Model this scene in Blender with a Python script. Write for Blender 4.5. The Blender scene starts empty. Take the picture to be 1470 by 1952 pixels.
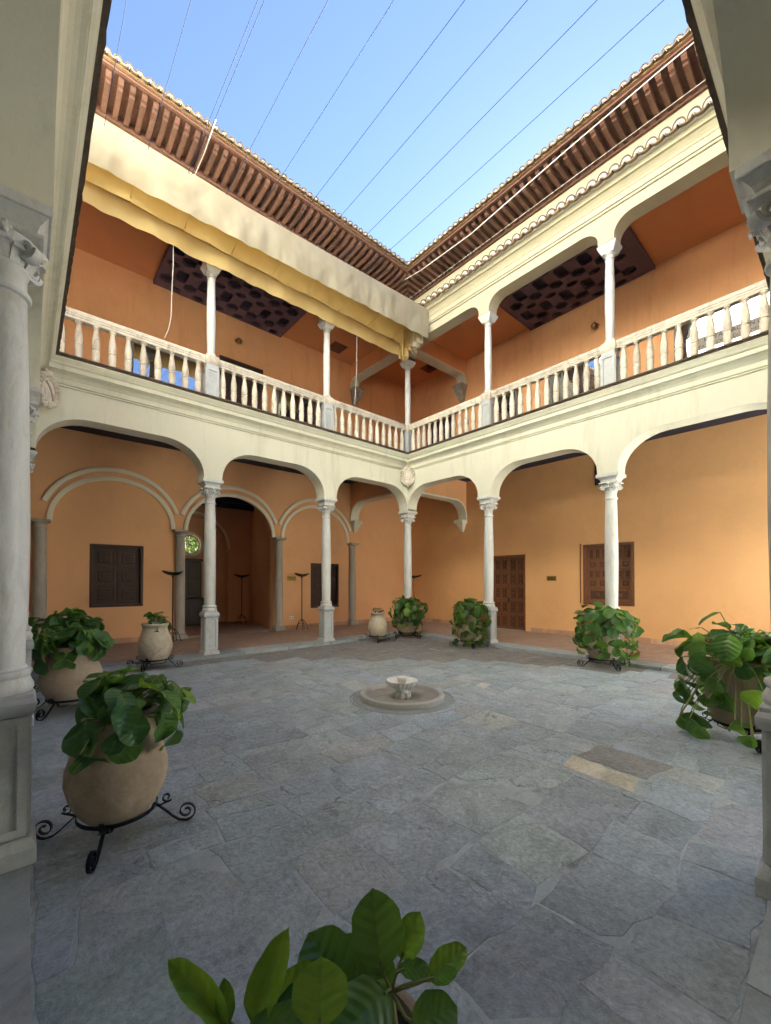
import bpy, bmesh, math, random
from math import sin, cos, pi, radians as R
from mathutils import Vector, Matrix, noise

# ------------------------------------------------------------------ camera, sky, sun, exposure
scene = bpy.context.scene
COL = scene.collection
cam_d = bpy.data.cameras.new('camera')
cam = bpy.data.objects.new('camera', cam_d); COL.objects.link(cam); scene.camera = cam
CAMX, CAMY, CAMZ, YAW, PITCH = -9.4849, -9.5257, 1.6, 0.7077, 0.0121
cam.location = (CAMX, CAMY, CAMZ)
cam.rotation_euler = (pi/2 + PITCH, -0.0006, -YAW)
cam_d.sensor_fit = 'HORIZONTAL'; cam_d.sensor_width = 36.0
cam_d.lens = 783.52/1470*36.0
cam_d.shift_x = (735-718.2)/1470; cam_d.shift_y = (1099.8-976)/1470
cam_d.clip_start = 0.03; cam_d.clip_end = 5000

SUN_EL, SUN_AZ = R(31), R(68)      # azimuth from +y towards +x
world = bpy.data.worlds.new('World'); scene.world = world; world.use_nodes = True
wn = world.node_tree.nodes; wl = world.node_tree.links
bg = wn['Background']; sky = wn.new('ShaderNodeTexSky')
sky.sky_type = 'NISHITA'; sky.sun_disc = False
sky.sun_elevation = SUN_EL; sky.sun_rotation = SUN_AZ
sky.altitude = 3000; sky.air_density = 0.4; sky.dust_density = 0.3; sky.ozone_density = 0.5
wl.new(sky.outputs[0], bg.inputs[0]); bg.inputs[1].default_value = 0.05
sun_d = bpy.data.lights.new('sun', 'SUN'); sun = bpy.data.objects.new('sun', sun_d); COL.objects.link(sun)
sun_d.energy = 5.0; sun_d.angle = R(0.5); sun_d.color = (1.0, 0.97, 0.92)
sdir = Vector((sin(SUN_AZ)*cos(SUN_EL), cos(SUN_AZ)*cos(SUN_EL), sin(SUN_EL)))
sun.rotation_euler = (-sdir).to_track_quat('-Z', 'Y').to_euler()
scene.view_settings.view_transform = 'Standard'; scene.view_settings.look = 'None'
scene.view_settings.exposure = 4.32; scene.view_settings.gamma = 1.0
scene.view_settings.use_curve_mapping = False
try:
    scene.cycles.max_bounces = 12; scene.cycles.diffuse_bounces = 7
    scene.cycles.glossy_bounces = 4; scene.cycles.transmission_bounces = 6
    scene.cycles.sample_clamp_indirect = 8.0
except Exception: pass

rnd = random.Random(7)

# ------------------------------------------------------------------ helpers
class MB:
    """collects vertices and faces, links them as ONE mesh object"""
    def __init__(s): s.v = []; s.f = []
    def add(s, vs, fs):
        n = len(s.v); s.v += [tuple(p) for p in vs]; s.f += [tuple(i+n for i in f) for f in fs]; return s
    def box(s, x0, x1, y0, y1, z0, z1):
        return s.add([(x0,y0,z0),(x1,y0,z0),(x1,y1,z0),(x0,y1,z0),(x0,y0,z1),(x1,y0,z1),(x1,y1,z1),(x0,y1,z1)],
            [(0,3,2,1),(4,5,6,7),(0,1,5,4),(1,2,6,5),(2,3,7,6),(3,0,4,7)])
    def mbox(s, fn, a0, a1, b0, b1, c0, c1):
        vs = [(a0,b0,c0),(a1,b0,c0),(a1,b1,c0),(a0,b1,c0),(a0,b0,c1),(a1,b0,c1),(a1,b1,c1),(a0,b1,c1)]
        return s.add([fn(*p) for p in vs], [(0,3,2,1),(4,5,6,7),(0,1,5,4),(1,2,6,5),(2,3,7,6),(3,0,4,7)])
    def lathe(s, prof, seg=24, c=(0,0,0), lobes=0, amp=0.0, cap=True):
        vs = []; fs = []; n = len(prof)
        for i in range(seg):
            a = 2*pi*i/seg; k = 1 + (amp*abs(cos(lobes*a/2)) - amp if lobes else 0)
            for r, z in prof: vs.append((c[0]+r*k*cos(a), c[1]+r*k*sin(a), c[2]+z))
        for i in range(seg):
            j = (i+1) % seg
            for q in range(n-1): fs.append((i*n+q, j*n+q, j*n+q+1, i*n+q+1))
        if cap:
            if prof[0][0] > 1e-5: fs.append(tuple(i*n for i in range(seg))[::-1])
            if prof[-1][0] > 1e-5: fs.append(tuple(i*n+n-1 for i in range(seg)))
        return s.add(vs, fs)
    def sqlathe(s, prof, c=(0,0,0), rot=0.0):
        """square section stack: (half width, z)"""
        q = 2**.5
        vs = []; fs = []; n = len(prof)
        for i in range(4):
            a = pi/4 + i*pi/2 + rot
            for r, z in prof: vs.append((c[0]+q*r*cos(a), c[1]+q*r*sin(a), c[2]+z))
        for i in range(4):
            j = (i+1) % 4
            for k in range(n-1): fs.append((i*n+k, j*n+k, j*n+k+1, i*n+k+1))
        fs.append(tuple(i*n for i in range(4))[::-1]); fs.append(tuple(i*n+n-1 for i in range(4)))
        return s.add(vs, fs)
    def tube(s, pts, r, seg=6, flat=None, cap=True, up=None):
        """round (or flat=(w,t)) bar along points; r may be a list"""
        pts = [Vector(p) for p in pts]; m = len(pts); vs = []; fs = []
        prev = None
        for i, p in enumerate(pts):
            t = (pts[min(i+1, m-1)] - pts[max(i-1, 0)]).normalized()
            if up is not None: a = (Vector(up) - t*t.dot(Vector(up))).normalized()
            elif prev is None:
                a = t.cross(Vector((0,0,1)));
                if a.length < 1e-3: a = t.cross(Vector((1,0,0)))
                a.normalize()
            else: a = (prev - t*prev.dot(t)).normalized()
            prev = a; b = t.cross(a)
            rr = r[i] if isinstance(r, (list, tuple)) else r
            if flat:
                for ca, cb in ((1,1),(-1,1),(-1,-1),(1,-1)): vs.append(p + a*ca*flat[0]/2 + b*cb*flat[1]/2)
            else:
                for k in range(seg): vs.append(p + a*rr*cos(2*pi*k/seg) + b*rr*sin(2*pi*k/seg))
        sg = 4 if flat else seg
        for i in range(m-1):
            for k in range(sg):
                l = (k+1) % sg; fs.append((i*sg+k, i*sg+l, (i+1)*sg+l, (i+1)*sg+k))
        if cap: fs.append(tuple(range(sg))[::-1]); fs.append(tuple((m-1)*sg+k for k in range(sg)))
        return s.add(vs, fs)
    def prism(s, fn, poly, t0, t1):
        """polygon (a,b) extruded along third local axis, fn(a,b,t)"""
        n = len(poly)
        vs = [fn(a, b, t0) for a, b in poly] + [fn(a, b, t1) for a, b in poly]
        fs = [tuple(range(n))[::-1], tuple(range(n, 2*n))] + [(i, (i+1) % n, n+(i+1) % n, n+i) for i in range(n)]
        return s.add(vs, fs)
    def sphere(s, c, r, seg=10, rings=6, sc=(1,1,1)):
        vs = []; fs = []
        for j in range(rings+1):
            th = pi*j/rings
            for i in range(seg):
                a = 2*pi*i/seg
                vs.append((c[0]+r*sc[0]*sin(th)*cos(a), c[1]+r*sc[1]*sin(th)*sin(a), c[2]+r*sc[2]*cos(th)))
        for j in range(rings):
            for i in range(seg):
                k = (i+1) % seg; fs.append((j*seg+i, (j+1)*seg+i, (j+1)*seg+k, j*seg+k))
        return s.add(vs, fs)
    def mesh(s, name, smooth=None, fix=True, bevel=0.0):
        me = bpy.data.meshes.new(name); me.from_pydata(s.v, [], s.f)
        if fix or bevel:
            bm = bmesh.new(); bm.from_mesh(me)
            if fix:
                bmesh.ops.remove_doubles(bm, verts=bm.verts, dist=1e-5)
                bmesh.ops.recalc_face_normals(bm, faces=bm.faces)
            if bevel:
                es = [e for e in bm.edges if len(e.link_faces) == 2 and e.calc_face_angle(0) > 0.6]
                bmesh.ops.bevel(bm, geom=es, offset=bevel, segments=2, affect='EDGES', profile=0.6)
            bm.to_mesh(me); bm.free()
        if smooth is not None:
            me.polygons.foreach_set('use_smooth', [True]*len(me.polygons))
            if smooth < 179: me.set_sharp_from_angle(angle=R(smooth))
        me.update(); return me
    def build(s, name, m, parent=None, smooth=None, fix=True, bevel=0.0):
        return link(name, s.mesh(name, smooth, fix, bevel), m, parent)

def link(name, me, m=None, parent=None, loc=None, rot=None):
    if m is not None and not me.materials: me.materials.append(m)
    o = bpy.data.objects.new(name, me); COL.objects.link(o)
    if parent is not None: o.parent = parent
    if loc is not None: o.location = loc
    if rot is not None: o.rotation_euler = rot
    return o
def tag(o, label=None, cat=None, group=None, kind=None):
    if label: o['label'] = label
    if cat: o['category'] = cat
    if group: o['group'] = group
    if kind: o['kind'] = kind
    return o
def thing(name, label, cat, loc=(0,0,0), rz=0.0, group=None):
    o = bpy.data.objects.new(name, None); COL.objects.link(o)
    o.empty_display_size = .1; o.location = loc; o.rotation_euler = (0,0,rz)
    return tag(o, label, cat, group)
def dup(root, loc, rz=0.0, label=None, group=None):
    def cp(o, par):
        c = o.copy(); COL.objects.link(c)
        if par is not None: c.parent = par
        for ch in list(o.children): cp(ch, c)
        return c
    r = cp(root, None); r.location = loc; r.rotation_euler = (0,0,rz)
    if label: r['label'] = label
    if group: r['group'] = group
    return r
def curve_plate(outer, holes, fn, t0, t1):
    """flat plate with holes (2D curve fill) -> MB; fn(a,b,t)"""
    cu = bpy.data.curves.new('plate', 'CURVE'); cu.dimensions = '2D'; cu.fill_mode = 'BOTH'; cu.extrude = .5
    for poly in [outer]+holes:
        sp = cu.splines.new('POLY'); sp.points.add(len(poly)-1); sp.use_cyclic_u = True
        for p, (a, b) in zip(sp.points, poly): p.co = (a, b, 0, 1)
    ob = bpy.data.objects.new('plate', cu); COL.objects.link(ob)
    dg = bpy.context.evaluated_depsgraph_get(); dg.update()
    me = bpy.data.meshes.new_from_object(ob.evaluated_get(dg))
    mb = MB(); mb.add([fn(v.co.x, v.co.y, t0 if v.co.z < 0 else t1) for v in me.vertices], [tuple(p.vertices) for p in me.polygons])
    bpy.data.objects.remove(ob); bpy.data.curves.remove(cu); bpy.data.meshes.remove(me)
    return mb
def text_mb(txt, size, fn):
    cu = bpy.data.curves.new('lettering', 'FONT'); cu.body = txt; cu.size = size; cu.extrude = .0; cu.align_x = 'CENTER'
    ob = bpy.data.objects.new('lettering', cu); COL.objects.link(ob)
    dg = bpy.context.evaluated_depsgraph_get(); dg.update()
    me = bpy.data.meshes.new_from_object(ob.evaluated_get(dg))
    mb = MB(); mb.add([fn(v.co.x, v.co.y, 0) for v in me.vertices], [tuple(p.vertices) for p in me.polygons])
    bpy.data.objects.remove(ob); bpy.data.curves.remove(cu); bpy.data.meshes.remove(me)
    return mb

# ------------------------------------------------------------------ materials
def new_mat(name):
    m = bpy.data.materials.new(name); m.use_nodes = True
    nt = m.node_tree; b = nt.nodes['Principled BSDF']
    return m, nt, b
def N(nt, typ, **kw):
    n = nt.nodes.new(typ)
    for k, v in kw.items():
        if k in n.inputs: n.inputs[k].default_value = v
        else: setattr(n, k, v)
    return n
def noise_n(nt, vec, scale, detail=4, rough=.55, dist=0.0):
    n = N(nt, 'ShaderNodeTexNoise', Scale=scale, Detail=detail, Roughness=rough, Distortion=dist); nt.links.new(vec, n.inputs['Vector']); return n
def ramp(nt, fac, stops):
    r = nt.nodes.new('ShaderNodeValToRGB'); e = r.color_ramp.elements
    while len(e) < len(stops): e.new(.5)
    for q, (p, c) in zip(e, stops): q.position = p; q.color = (c, c, c, 1) if isinstance(c, (int, float)) else (*c, 1)
    nt.links.new(fac, r.inputs[0]); return r
def mix(nt, fac, a, b, mode='MIX'):
    n = nt.nodes.new('ShaderNodeMix'); n.data_type = 'RGBA'; n.blend_type = mode
    for idx, val in ((0, fac), (6, a), (7, b)):
        if hasattr(val, 'is_output'): nt.links.new(val, n.inputs[idx])
        elif isinstance(val, (int, float)): n.inputs[idx].default_value = val if idx == 0 else (val, val, val, 1)
        else: n.inputs[idx].default_value = (*val, 1)
    return n.outputs[2]
def obj_vec(nt, rand=False, scale=None):
    tc = nt.nodes.new('ShaderNodeTexCoord'); out = tc.outputs['Object']
    if scale:
        mp = nt.nodes.new('ShaderNodeMapping'); mp.inputs['Scale'].default_value = scale
        nt.links.new(out, mp.inputs[0]); out = mp.outputs[0]
    if rand:
        oi = nt.nodes.new('ShaderNodeObjectInfo'); vm = nt.nodes.new('ShaderNodeVectorMath'); vm.operation = 'MULTIPLY_ADD'
        nt.links.new(oi.outputs['Random'], vm.inputs[0]); vm.inputs[1].default_value = (37.1, 91.7, 53.3); nt.links.new(out, vm.inputs[2])
        return vm.outputs[0], oi.outputs['Random']
    return out
def bump(nt, b, h, strength=.3, dist=.01):
    n = N(nt, 'ShaderNodeBump', Strength=strength, Distance=dist); nt.links.new(h, n.inputs['Height']); nt.links.new(n.outputs[0], b.inputs['Normal']); return n

def plaster(name, c, var=.12, rough=.85, bs=.25, stain=None, grain=34):
    m, nt, b = new_mat(name); v = obj_vec(nt)
    n1 = noise_n(nt, v, .7, 5, .6, .4); n2 = noise_n(nt, v, grain, 6, .65)
    lo = tuple(x*(1-var) for x in c); hi = tuple(min(1, x*(1+var*.6)) for x in c)
    col = mix(nt, ramp(nt, n1.outputs[0], [(.3, 0.), (.7, 1.)]).outputs[0], lo, hi)
    col = mix(nt, .10, col, n2.outputs[0], 'OVERLAY')
    n5 = noise_n(nt, v, 2.6, 8, .72, 1.2); col = mix(nt, ramp(nt, n5.outputs[0], [(.46, 0.), (.64, .5)]).outputs[0], col, tuple(x*(1-var*.9) for x in c))
    n6 = noise_n(nt, v, .33, 3, .5, .8); col = mix(nt, ramp(nt, n6.outputs[0], [(.5, 0.), (.56, .45)]).outputs[0], col, tuple(min(1, x*(1+var*.35)) for x in c))
    if stain:
        vs = obj_vec(nt, scale=(1.6, 1.6, .22)); n3 = noise_n(nt, vs, 2.2, 6, .7)
        col = mix(nt, ramp(nt, n3.outputs[0], [(.52, 0.), (.78, stain[1])]).outputs[0], col, stain[0])
    nt.links.new(col, b.inputs['Base Color']); b.inputs['Roughness'].default_value = rough
    mm = N(nt, 'ShaderNodeMath', operation='MULTIPLY_ADD'); nt.links.new(n1.outputs[0], mm.inputs[0]); mm.inputs[1].default_value = 2.5; nt.links.new(n2.outputs[0], mm.inputs[2])
    bump(nt, b, mm.outputs[0], bs, .006); return m
def stone(name, c, c2, scale=6, rough=.55, bs=.3, rand=True, dirt=None, stretch=None, rv=.18):
    m, nt, b = new_mat(name)
    if rand: v, rr = obj_vec(nt, True, stretch)
    else: v = obj_vec(nt, scale=stretch); rr = None
    n1 = noise_n(nt, v, scale, 7, .65, .6); n2 = noise_n(nt, v, scale*9, 5, .7)
    col = mix(nt, ramp(nt, n1.outputs[0], [(.32, 0.), (.68, 1.)]).outputs[0], c, c2)
    if dirt:
        n3 = noise_n(nt, v, scale*.45, 8, .75, 1.0)
        col = mix(nt, ramp(nt, n3.outputs[0], [(.5, 0.), (.72, dirt[1])]).outputs[0], col, dirt[0])
    col = mix(nt, .25, col, n2.outputs[0], 'OVERLAY')
    if rr is not None:
        k = N(nt, 'ShaderNodeMapRange'); nt.links.new(rr, k.inputs[0]); k.inputs[3].default_value = 1-rv; k.inputs[4].default_value = 1+rv
        hs = N(nt, 'ShaderNodeHueSaturation'); nt.links.new(k.outputs[0], hs.inputs['Value']); nt.links.new(col, hs.inputs['Color']); col = hs.outputs[0]
    nt.links.new(col, b.inputs['Base Color']); b.inputs['Roughness'].default_value = rough
    bump(nt, b, n2.outputs[0], bs, .004); return m
def wood(name, c, c2, rough=.55, axis=(14, 14, 1.2), rv=.3, bs=.35):
    m, nt, b = new_mat(name); v, rr = obj_vec(nt, True, axis)
    n1 = noise_n(nt, v, 2.2, 6, .65, 1.2); n2 = noise_n(nt, v, 9, 4, .6)
    col = mix(nt, ramp(nt, n1.outputs[0], [(.3, 0.), (.7, 1.)]).outputs[0], c, c2)
    k = N(nt, 'ShaderNodeMapRange'); nt.links.new(rr, k.inputs[0]); k.inputs[3].default_value = 1-rv; k.inputs[4].default_value = 1+rv
    hs = N(nt, 'ShaderNodeHueSaturation'); nt.links.new(k.outputs[0], hs.inputs['Value']); nt.links.new(col, hs.inputs['Color'])
    nt.links.new(hs.outputs[0], b.inputs['Base Color']); b.inputs['Roughness'].default_value = rough
    bump(nt, b, n2.outputs[0], bs, .003); return m
def plain(name, c, rough=.5, metal=0.0, spec=.5):
    m, nt, b = new_mat(name); v = obj_vec(nt); n1 = noise_n(nt, v, 25, 4)
    col = mix(nt, n1.outputs[0], tuple(x*.8 for x in c), tuple(min(1, x*1.2) for x in c))
    nt.links.new(col, b.inputs['Base Color'])
    b.inputs['Roughness'].default_value = rough; b.inputs['Metallic'].default_value = metal; b.inputs['Specular IOR Level'].default_value = spec
    bump(nt, b, n1.outputs[0], .15, .002); return m

M = {}
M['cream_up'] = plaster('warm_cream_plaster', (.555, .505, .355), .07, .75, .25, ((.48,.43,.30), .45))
M['orange'] = plaster('orange_plaster', (.81, .42, .205), .10, .8, .22, ((.52,.22,.09), .5))
M['orange_low'] = plaster('orange_plaster_lower', (.80, .44, .225), .10, .8, .22, ((.60,.36,.20), .25))
M['salmon'] = plaster('salmon_plaster', (.74, .335, .155), .08, .85, .18)
M['ochre'] = plaster('ochre_plaster', (.73, .405, .185), .10, .8, .22, ((.60,.34,.17), .2))
M['hall'] = plaster('hall_plaster', (.72,.41,.23), .12, .85, .2)
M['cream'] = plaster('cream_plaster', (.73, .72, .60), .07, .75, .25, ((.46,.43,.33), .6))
M['trim'] = plaster('cream_trim', (.80, .74, .60), .1, .8, .2)
M['marble'] = stone('white_marble', (.58,.59,.58), (.67,.68,.67), 5, .42, .25, True, ((.38,.35,.30), .65), (3,3,.8), .06)
M['marble_warm'] = stone('weathered_marble', (.78,.73,.63), (.66,.58,.49), 9, .6, .45, True, ((.26,.20,.16), .75), (1,1,.5), .14)
M['pedestal'] = stone('grey_marble', (.44,.465,.485), (.52,.54,.555), 7, .5, .3, True, ((.29,.28,.26), .6), None, .06)
M['greystone'] = stone('dark_grey_stone', (.30,.275,.24), (.42,.39,.34), 9, .8, .6, True, ((.12,.10,.08), .6))
M['wallcolumn'] = stone('beige_limestone', (.44,.41,.35), (.33,.31,.28), 6, .7, .4, True, ((.40,.27,.15), .5), (2,2,.6), .08)
M['kerb'] = stone('kerb_limestone', (.27,.31,.335), (.34,.375,.40), 5, .8, .5, True, ((.15,.14,.12), .6))
M['mortar'] = stone('lime_mortar', (.45,.51,.55), (.31,.36,.395), 5, .9, .6, False, ((.07,.07,.072), .9))
M['terracotta'] = stone('terracotta_tile', (.31,.205,.16), (.40,.28,.225), 5, .7, .25, False, ((.24,.19,.16), .5))
M['skirting'] = stone('skirting_tile_clay', (.46,.25,.16), (.52,.33,.22), 8, .75, .3, True, ((.35,.25,.18), .4), None, .2)
M['eavewood'] = wood('red_brown_eave_wood', (.17,.080,.052), (.25,.128,.088), .7, (10,10,10), .25)
M['eaveboard'] = wood('dark_eave_boards', (.11,.05,.032), (.19,.09,.06), .8, (6,6,6), .3)
M['fascia'] = wood('pale_eave_lip', (.42,.26,.13), (.50,.34,.19), .75, (4,4,4), .1)
M['door'] = wood('carved_oak', (.13,.048,.02), (.24,.10,.045), .45, (11,11,2), .25, .6)
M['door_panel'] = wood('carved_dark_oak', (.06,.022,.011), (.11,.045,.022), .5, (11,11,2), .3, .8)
M['shutter'] = wood('dark_walnut', (.034,.014,.009), (.062,.028,.016), .6, (11,11,2), .2, .6)
M['darkdoor'] = wood('old_black_wood', (.035,.02,.016), (.06,.035,.028), .5, (11,11,2), .2, .6)
M['beam'] = wood('blue_black_ceiling_wood', (.012,.014,.034), (.02,.021,.045), .6, (4,4,4), .2)
M['coffer'] = wood('coffer_wood', (.115,.072,.105), (.19,.12,.15), .7, (5,5,5), .2)
M['tile'] = stone('roof_tile_clay', (.13,.09,.062), (.22,.16,.115), 9, .85, .5, True, ((.10,.08,.06), .8), None, .25)
M['tilelip'] = stone('tan_channel_clay', (.27,.185,.105), (.36,.265,.165), 9, .85, .5, True, ((.16,.11,.07), .7), None, .2)
M['limewash'] = stone('white_lime_fill', (.78,.75,.68), (.68,.64,.56), 9, .9, .5, True, ((.45,.40,.33), .45), None, .05)
M['mossy'] = stone('old_brick_edge', (.085,.062,.047), (.15,.11,.082), 8, .95, .9, False, ((.05,.042,.034), .8))
M['iron'] = plain('wrought_iron', (.012,.014,.02), .45, .6)
M['black'] = plain('black_painted_metal', (.010,.010,.011), .4)
M['jar'] = stone('clay_jar', (.31,.235,.165), (.43,.345,.26), 3.5, .85, .7, True, ((.17,.125,.09), .85), None, .1)
M['jar_grey'] = stone('lichen_clay_jar', (.46,.39,.29), (.58,.51,.40), 6, .9, .7, True, ((.17,.14,.11), .8), None, .08)
M['soil'] = stone('potting_soil', (.025,.018,.013), (.05,.035,.025), 20, 1, 1.0, True)
M['stem'] = plain('green_petiole', (.20,.22,.07), .5)
M['twig'] = plain('brown_rhizome', (.10,.045,.035), .8)
M['brass'] = plain('dull_brass', (.30,.20,.05), .4, .7)
M['engrave'] = plain('engraved_brass', (.10,.065,.02), .6, .5)
M['white'] = plain('white_plastic', (.75,.75,.73), .4)
M['rope'] = plain('white_rope', (.78,.75,.68), .9)
M['cable'] = plain('steel_cable', (.02,.035,.07), .9, 0.0, .1)
M['rodpaint'] = plain('white_painted_rod', (.8,.78,.72), .4)
M['fountain'] = stone('fountain_marble', (.66,.665,.65), (.78,.785,.78), 8, .55, .4, True, ((.40,.31,.22), .6), None, .04)
M['basin'] = stone('basin_limestone', (.34,.345,.34), (.42,.415,.40), 6, .75, .4, True, ((.26,.24,.21), .5), None, .05)
M['basinfloor'] = stone('stained_basin_floor', (.33,.33,.325), (.25,.235,.21), 4, .6, .4, True, ((.20,.13,.075), .7), None, .03)
M['greyframe'] = plain('grey_window_frame', (.16,.165,.165), .5)
M['bronze'] = plain('bronze_lamp', (.25,.16,.07), .35, .8)
M['frost'] = plain('pale_vinyl', (.30,.27,.25), .5)
M['vent'] = plain('vent_metal', (.20,.075,.045), .6)
M['bark'] = plain('tree_bark', (.07,.05,.035), .9)
M['backdrop_green'] = plaster('green_backdrop_wall', (.025,.05,.008), .6, .95, .6, None, 6)
M['ground'] = plaster('garden_ground', (.16,.13,.09), .2, .95, .5)

def make_glass():
    m, nt, b = new_mat('reflecting_window_glass')
    b.inputs['Base Color'].default_value = (.03,.035,.04,1); b.inputs['Roughness'].default_value = .02
    g = N(nt, 'ShaderNodeBsdfGlossy', Roughness=.015); g.inputs[0].default_value = (.85,.87,.9,1)
    v = obj_vec(nt); n = noise_n(nt, v, 1.2, 2); bp = N(nt, 'ShaderNodeBump', Strength=.04, Distance=.05); nt.links.new(n.outputs[0], bp.inputs['Height']); nt.links.new(bp.outputs[0], g.inputs['Normal'])
    mx = nt.nodes.new('ShaderNodeMixShader'); mx.inputs[0].default_value = .45
    nt.links.new(b.outputs[0], mx.inputs[1]); nt.links.new(g.outputs[0], mx.inputs[2]); nt.links.new(mx.outputs[0], nt.nodes['Material Output'].inputs[0])
    return m
M['glass'] = make_glass()
def make_cloth(name, ca, cb):
    m, nt, b = new_mat(name); v = obj_vec(nt)
    n1 = noise_n(nt, v, 1.8, 5, .6, .5); n2 = noise_n(nt, v, 180, 2)
    col = mix(nt, ramp(nt, n1.outputs[0], [(.35, 0.), (.7, 1.)]).outputs[0], ca, cb)
    nt.links.new(col, b.inputs['Base Color']); b.inputs['Roughness'].default_value = .85
    tr = nt.nodes.new('ShaderNodeBsdfTranslucent'); tr.inputs[0].default_value = (.70,.50,.18,1)
    mx = nt.nodes.new('ShaderNodeMixShader'); mx.inputs[0].default_value = .42
    nt.links.new(b.outputs[0], mx.inputs[1]); nt.links.new(tr.outputs[0], mx.inputs[2]); nt.links.new(mx.outputs[0], nt.nodes['Material Output'].inputs[0])
    bump(nt, b, n2.outputs[0], .1, .001); return m
M['cloth'] = make_cloth('cream_awning_canvas', (.42,.385,.28), (.53,.495,.385))
M['cloth_y'] = make_cloth('lit_through_awning_canvas', (.70,.52,.215), (.76,.60,.29))  # same canvas; yellow painted in for light passing through the folds
def make_leaf(name, c1, c2, tr, rough=.24, spec=.75):
    m, nt, b = new_mat(name); tc = nt.nodes.new('ShaderNodeTexCoord'); sx = nt.nodes.new('ShaderNodeSeparateXYZ'); nt.links.new(tc.outputs['Object'], sx.inputs[0])
    oi = nt.nodes.new('ShaderNodeObjectInfo')
    ab = N(nt, 'ShaderNodeMath', operation='ABSOLUTE'); nt.links.new(sx.outputs[0], ab.inputs[0])
    # side veins: stripes along y - |x|
    d = N(nt, 'ShaderNodeMath', operation='MULTIPLY_ADD'); nt.links.new(ab.outputs[0], d.inputs[0]); d.inputs[1].default_value = -.6; nt.links.new(sx.outputs[1], d.inputs[2])
    w = N(nt, 'ShaderNodeMath', operation='MULTIPLY'); nt.links.new(d.outputs[0], w.inputs[0]); w.inputs[1].default_value = 38
    sn = N(nt, 'ShaderNodeMath', operation='SINE'); nt.links.new(w.outputs[0], sn.inputs[0])
    vein = ramp(nt, sn.outputs[0], [(.86, 0.), (.99, 1.)]); mid = ramp(nt, ab.outputs[0], [(.010, 1.), (.028, 0.)])
    mx_ = N(nt, 'ShaderNodeMath', operation='MAXIMUM'); nt.links.new(vein.outputs[0], mx_.inputs[0]); nt.links.new(mid.outputs[0], mx_.inputs[1])
    base = mix(nt, oi.outputs['Random'], c1, c2)
    n1 = noise_n(nt, tc.outputs['Object'], 5, 4); base = mix(nt, .45, base, n1.outputs[0], 'OVERLAY')
    n2 = noise_n(nt, tc.outputs['Object'], 26, 3, .6); base = mix(nt, ramp(nt, n2.outputs[0], [(.68, 0.), (.74, .6)]).outputs[0], base, (.10,.075,.02))
    mv = N(nt, 'ShaderNodeMath', operation='MULTIPLY'); nt.links.new(mx_.outputs[0], mv.inputs[0]); mv.inputs[1].default_value = .42
    col = mix(nt, mv.outputs[0], base, (.13,.20,.06))
    nt.links.new(col, b.inputs['Base Color']); b.inputs['Roughness'].default_value = rough; b.inputs['Specular IOR Level'].default_value = spec
    hb = N(nt, 'ShaderNodeMath', operation='MULTIPLY_ADD'); nt.links.new(sn.outputs[0], hb.inputs[0]); hb.inputs[1].default_value = -.5; nt.links.new(n1.outputs[0], hb.inputs[2])
    bump(nt, b, hb.outputs[0], .28, .02)
    t = nt.nodes.new('ShaderNodeBsdfTranslucent'); t.inputs[0].default_value = (*tr, 1)
    ms = nt.nodes.new('ShaderNodeMixShader'); ms.inputs[0].default_value = .28
    nt.links.new(b.outputs[0], ms.inputs[1]); nt.links.new(t.outputs[0], ms.inputs[2]); nt.links.new(ms.outputs[0], nt.nodes['Material Output'].inputs[0])
    return m
M['leaf'] = make_leaf('bergenia_leaf', (.024,.098,.036), (.088,.205,.036), (.20,.40,.03), .34, .5)
M['leaf_young_lit'] = make_leaf('young_and_lit_bergenia_leaf', (.10,.24,.03), (.19,.33,.045), (.32,.52,.04), .34, .5)  # pale green of young leaves, also painted on for backlit front leaves
M['leaf_dry'] = make_leaf('withered_leaf', (.22,.13,.04), (.30,.22,.05), (.3,.2,.05), .6, .3)
M['treeleaf'] = make_leaf('tree_leaf', (.022,.052,.004), (.045,.085,.008), (.08,.15,.008), .8, .05)

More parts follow.
